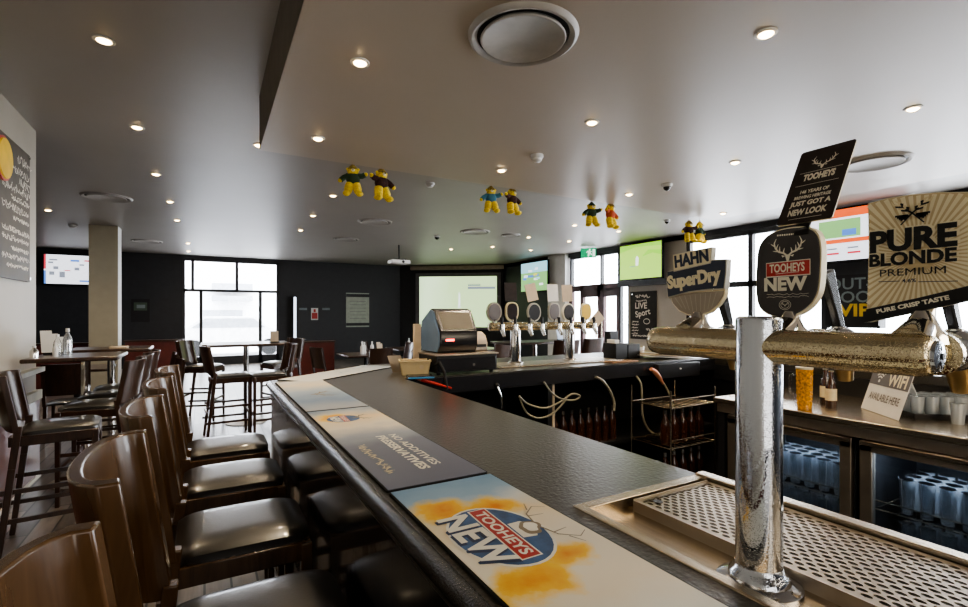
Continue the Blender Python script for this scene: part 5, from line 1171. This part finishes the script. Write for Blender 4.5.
def gl(label, x, y, z, h, r, group, key='tumbler'):
    t = thing('beer_glass', label, 'glass', (x, y, z), group); MB().lathe([(r*.72, 0), (r*.78, .012), (r, h), (r*.93, h), (r*.70, .016), (.0001, .014)], key, 14).build('glass_body', t, 50, local=True); MB().lathe([(r*1.0, h-.004), (r*1.0, h), (r*.92, h)], 'chromeplain' if key == 'tumbler' else 'glass', 14).build('glass_rim', t, 50, local=True); return t  # fridge glasses get a chrome rim ring standing in for glints
proto = None
for y0, y1, lb, grp in ((.52, 1.27, 'clear beer glass standing in the lower right fridge', 'beer glasses in the lower right fridge'), (1.44, 2.07, 'clear beer glass standing in the fridge behind the column', 'beer glasses in the middle fridge')):
    for zz_ in (.405, .165):
        ny = int((y1-y0)/.085)
        for i in range(4 if zz_ > .3 else 2):
            for j in range(ny):
                x, y = 3.34+.09*i, y0+.04+j*.085
                if proto is None: proto = gl(lb, x, y, zz_, .19, .036, grp)
                else: dup(proto, (x, y, zz_), 0, lb, grp)
# things on the steel worktop
p = Vector((3.30, 1.66, .90)); t = thing('beer_jug', 'tall dimpled glass of amber lager on the steel worktop', 'beer', p)
prof = [(.036, 0), (.040, .01)]
for i in range(16): prof.append((.040+.006*(i/15)+(.0025 if i % 2 else 0), .02+.23*i/15))
MB().lathe(prof, 'amber', 28, p).build('lager', t, 60); MB().lathe([(.047, .25), (.048, .262), (.0001, .27)], 'creamprint', 28, p).build('foam', t, 60); MB().lathe([(.040, 0), (.050, .275), (.048, .275)], 'glass', 28, p).build('glass_wall', t, 60)
m = MB().tube([p+Vector((-.0, .045, .22)), p+Vector((0, .085, .20)), p+Vector((0, .09, .10)), p+Vector((0, .043, .06))], .008, 'glass', 10); m.build('handle', t, 60)
def bbottle(label, x, y, h=.235):
    p = (x, y, .90); t = thing('beer_bottle', label, 'bottle', p); MB().lathe([(.030, 0), (.031, .005), (.031, .13), (.022, .165), (.0135, .185), (.0135, h)], 'brownglass', 24, p).build('bottle_body', t, 50)
    MB().lathe([(.0315, .045), (.0315, .12)], 'champlight', 24, p, closed=False).build('paper_label', t, 50); MB().lathe([(.015, h-.008), (.015, h), (.0001, h)], 'silver', 16, p).build('bottle_cap', t, 50)
bbottle('brown beer bottle with a cream label right of the lager', 3.50, 1.60); bbottle('brown beer bottle behind the labelled one', 3.60, 1.68)
# WIFI card
A, B = Vector((3.63, 1.49, .902)), Vector((3.37, 1.205, .902)); u = (B-A).normalized(); wid = (B-A).length
bk_ = Vector((-u.y, u.x, 0)); bk_ = bk_ if bk_.dot(Vector((3.5, 1.35, 0))) > 0 else -bk_
vv = (Vector((0, 0, 1))+bk_*.30-u*-.16).normalized(); vv = (vv-u*vv.dot(u)).normalized(); Tw = frame_tf(A, u, vv); hh = .335
t = thing('wifi_sign', 'white and grey card reading WIFI AVAILABLE HERE on the worktop', 'sign', (3.5, 1.35, .902))
MB().box(0, wid, 0, hh, -.004, 0, 'paper', Tw).build('card', t, bevel=.001)
m = MB(); rect(m, Tw, 0, wid, hh*.50, hh*.82, 'greycard', .001); fit(m, Tw, 'WIFI', 'champlight', wid*.47, wid*.93, hh*.53, hh*.76, .002, .03)
wc = (wid*.25, hh*.58); m.poly(ell(wc[0], wc[1], .010, .010, 14), 'paper', Tw, .002)
for r_ in (.028, .046, .064): m.ribbon([(wc[0]+r_*math.cos(R(45+90*i/10)), wc[1]+r_*math.sin(R(45+90*i/10))) for i in range(11)][::-1], .010, 'paper', Tw, .002)
fit(m, Tw, 'AVAILABLE HERE', 'greycard', wid*.12, wid*.90, hh*.22, hh*.36, .002, .01); m.build('printed_lettering', t)
Tb2 = frame_tf(A+bk_*.22, u, (Vector((0, 0, 1))-bk_*.36).normalized()); MB().box(wid*.3, wid*.6, 0, hh*.8, -.004, 0, 'paper', Tb2).build('back_leaf', t)
# tray of small glasses
tc = Vector((3.72, 1.15, .90)); t = thing('glass_tray', 'black tray under the cluster of small glasses', 'tray', tc); Tt = Matrix.Translation(tc) @ Matrix.Rotation(R(-38), 4, 'Z')
MB().box(-.19, .19, -.12, .12, .004, .012, 'blackplastic', Tt).build('tray_base', t); m = MB()
for x0_, x1_, y0_, y1_ in ((-.2, .2, -.13, -.12), (-.2, .2, .12, .13), (-.2, -.19, -.13, .13), (.19, .2, -.13, .13)): m.box(x0_, x1_, y0_, y1_, .0, .035, 'blackplastic', Tt)
m.build('tray_rim', t, bevel=.003)
sp = None
for i in range(5):
    for j in range(3):
        q = Tt @ Vector((-.148+.074*i, -.075+.075*j, .013))
        if sp is None: sp = gl('small clear glass on the black tray', q.x, q.y, q.z, .115, .035, 'small glasses on the black tray', 'trayglass')
        else: dup(sp, q, 0, 'small clear glass on the black tray')
q = pz(958, 424, .90); o = dup(sp, (q.x, q.y, .90), 0, 'single small glass in front of the black tray'); del o['group']
# translucent crates beyond the back counter
for x, y, h, lb in ((4.35, 1.75, .16, 'bluish translucent container on the rear bar top left of the window'), (4.4, 1.1, .14, 'bluish translucent container behind the gold tap badge')):
    t = thing('plastic_container', lb, 'container', (x, y, ZT)); MB().box(x-.12, x+.12, y-.2, y+.2, ZT, ZT+h, 'ice').build('tub', t, bevel=.01); MB().box(x-.13, x+.13, y-.21, y+.21, ZT+h, ZT+h+.012, 'white').build('lid', t, bevel=.004)

# ================================================================ LIGHT, WORLD, CAMERA
W = bpy.data.worlds.new('overcast_glare'); sc.world = W; W.use_nodes = True; nt = W.node_tree; bg = nt.nodes['Background']
bg.inputs['Color'].default_value = (.95, .96, 1, 1); bg.inputs['Strength'].default_value = 13
def portal(loc, rot, sx, sy):
    l = bpy.data.lights.new('window_portal', 'AREA'); l.shape = 'RECTANGLE'; l.size = sx; l.size_y = sy; l.cycles.is_portal = True
    o = bpy.data.objects.new('window_portal', l); C.objects.link(o); o.location = loc; o.rotation_euler = rot
portal(((wx0+wx1)/2, YF+.22, 1.6), (R(-90), 0, 0), wx1-wx0, 3.0)
portal((XR+.22, (ya+yb)/2, 1.7), (0, R(90), 0), 2.8, yb-ya)
portal((XR+.22, (yr(570)+yr(629))/2, 1.6), (0, R(90), 0), 3.0, yr(570)-yr(629))
def area(name, loc, rot, sx, sy, e, col):
    l = bpy.data.lights.new(name, 'AREA'); l.shape = 'RECTANGLE'; l.size = sx; l.size_y = sy; l.energy = e; l.color = col
    o = bpy.data.objects.new(name, l); C.objects.link(o); o.location = loc; o.rotation_euler = rot; return o
area('near_fill', (-.2, -2.7, 1.8), (R(82), 0, 0), 2.4, 1.6, 28, (1, .95, .88))  # unseen fill lamp added behind the camera
area('bar_fill', (2.5, -1.5, 2.6), (R(40), 0, 0), 2.5, 1.0, 50, (1, .86, .66))
area('far_room_fill', (2.5, 9.5, 3.1), (0, 0, 0), 6, 6, 60, (1, .93, .85))
area('left_room_fill', (-4.5, 10, 3.1), (0, 0, 0), 4, 5, 50, (.9, .95, 1))
cam = bpy.data.cameras.new('camera'); co = bpy.data.objects.new('camera', cam); C.objects.link(co); sc.camera = co
cam.sensor_width = 36; cam.lens = 36*F_PX/968; cam.shift_y = (HY-303.5)/968; cam.clip_start = .02; cam.clip_end = 200
co.location = (0, 0, EYE); co.rotation_euler = (R(90), 0, R(-29.9))
sc.view_settings.view_transform = 'AgX'; sc.view_settings.look = 'AgX - Medium High Contrast'; sc.view_settings.exposure = 0.3
sc.cycles.use_denoising = True; sc.cycles.max_bounces = 8; sc.cycles.transparent_max_bounces = 24; sc.cycles.sample_clamp_indirect = 8
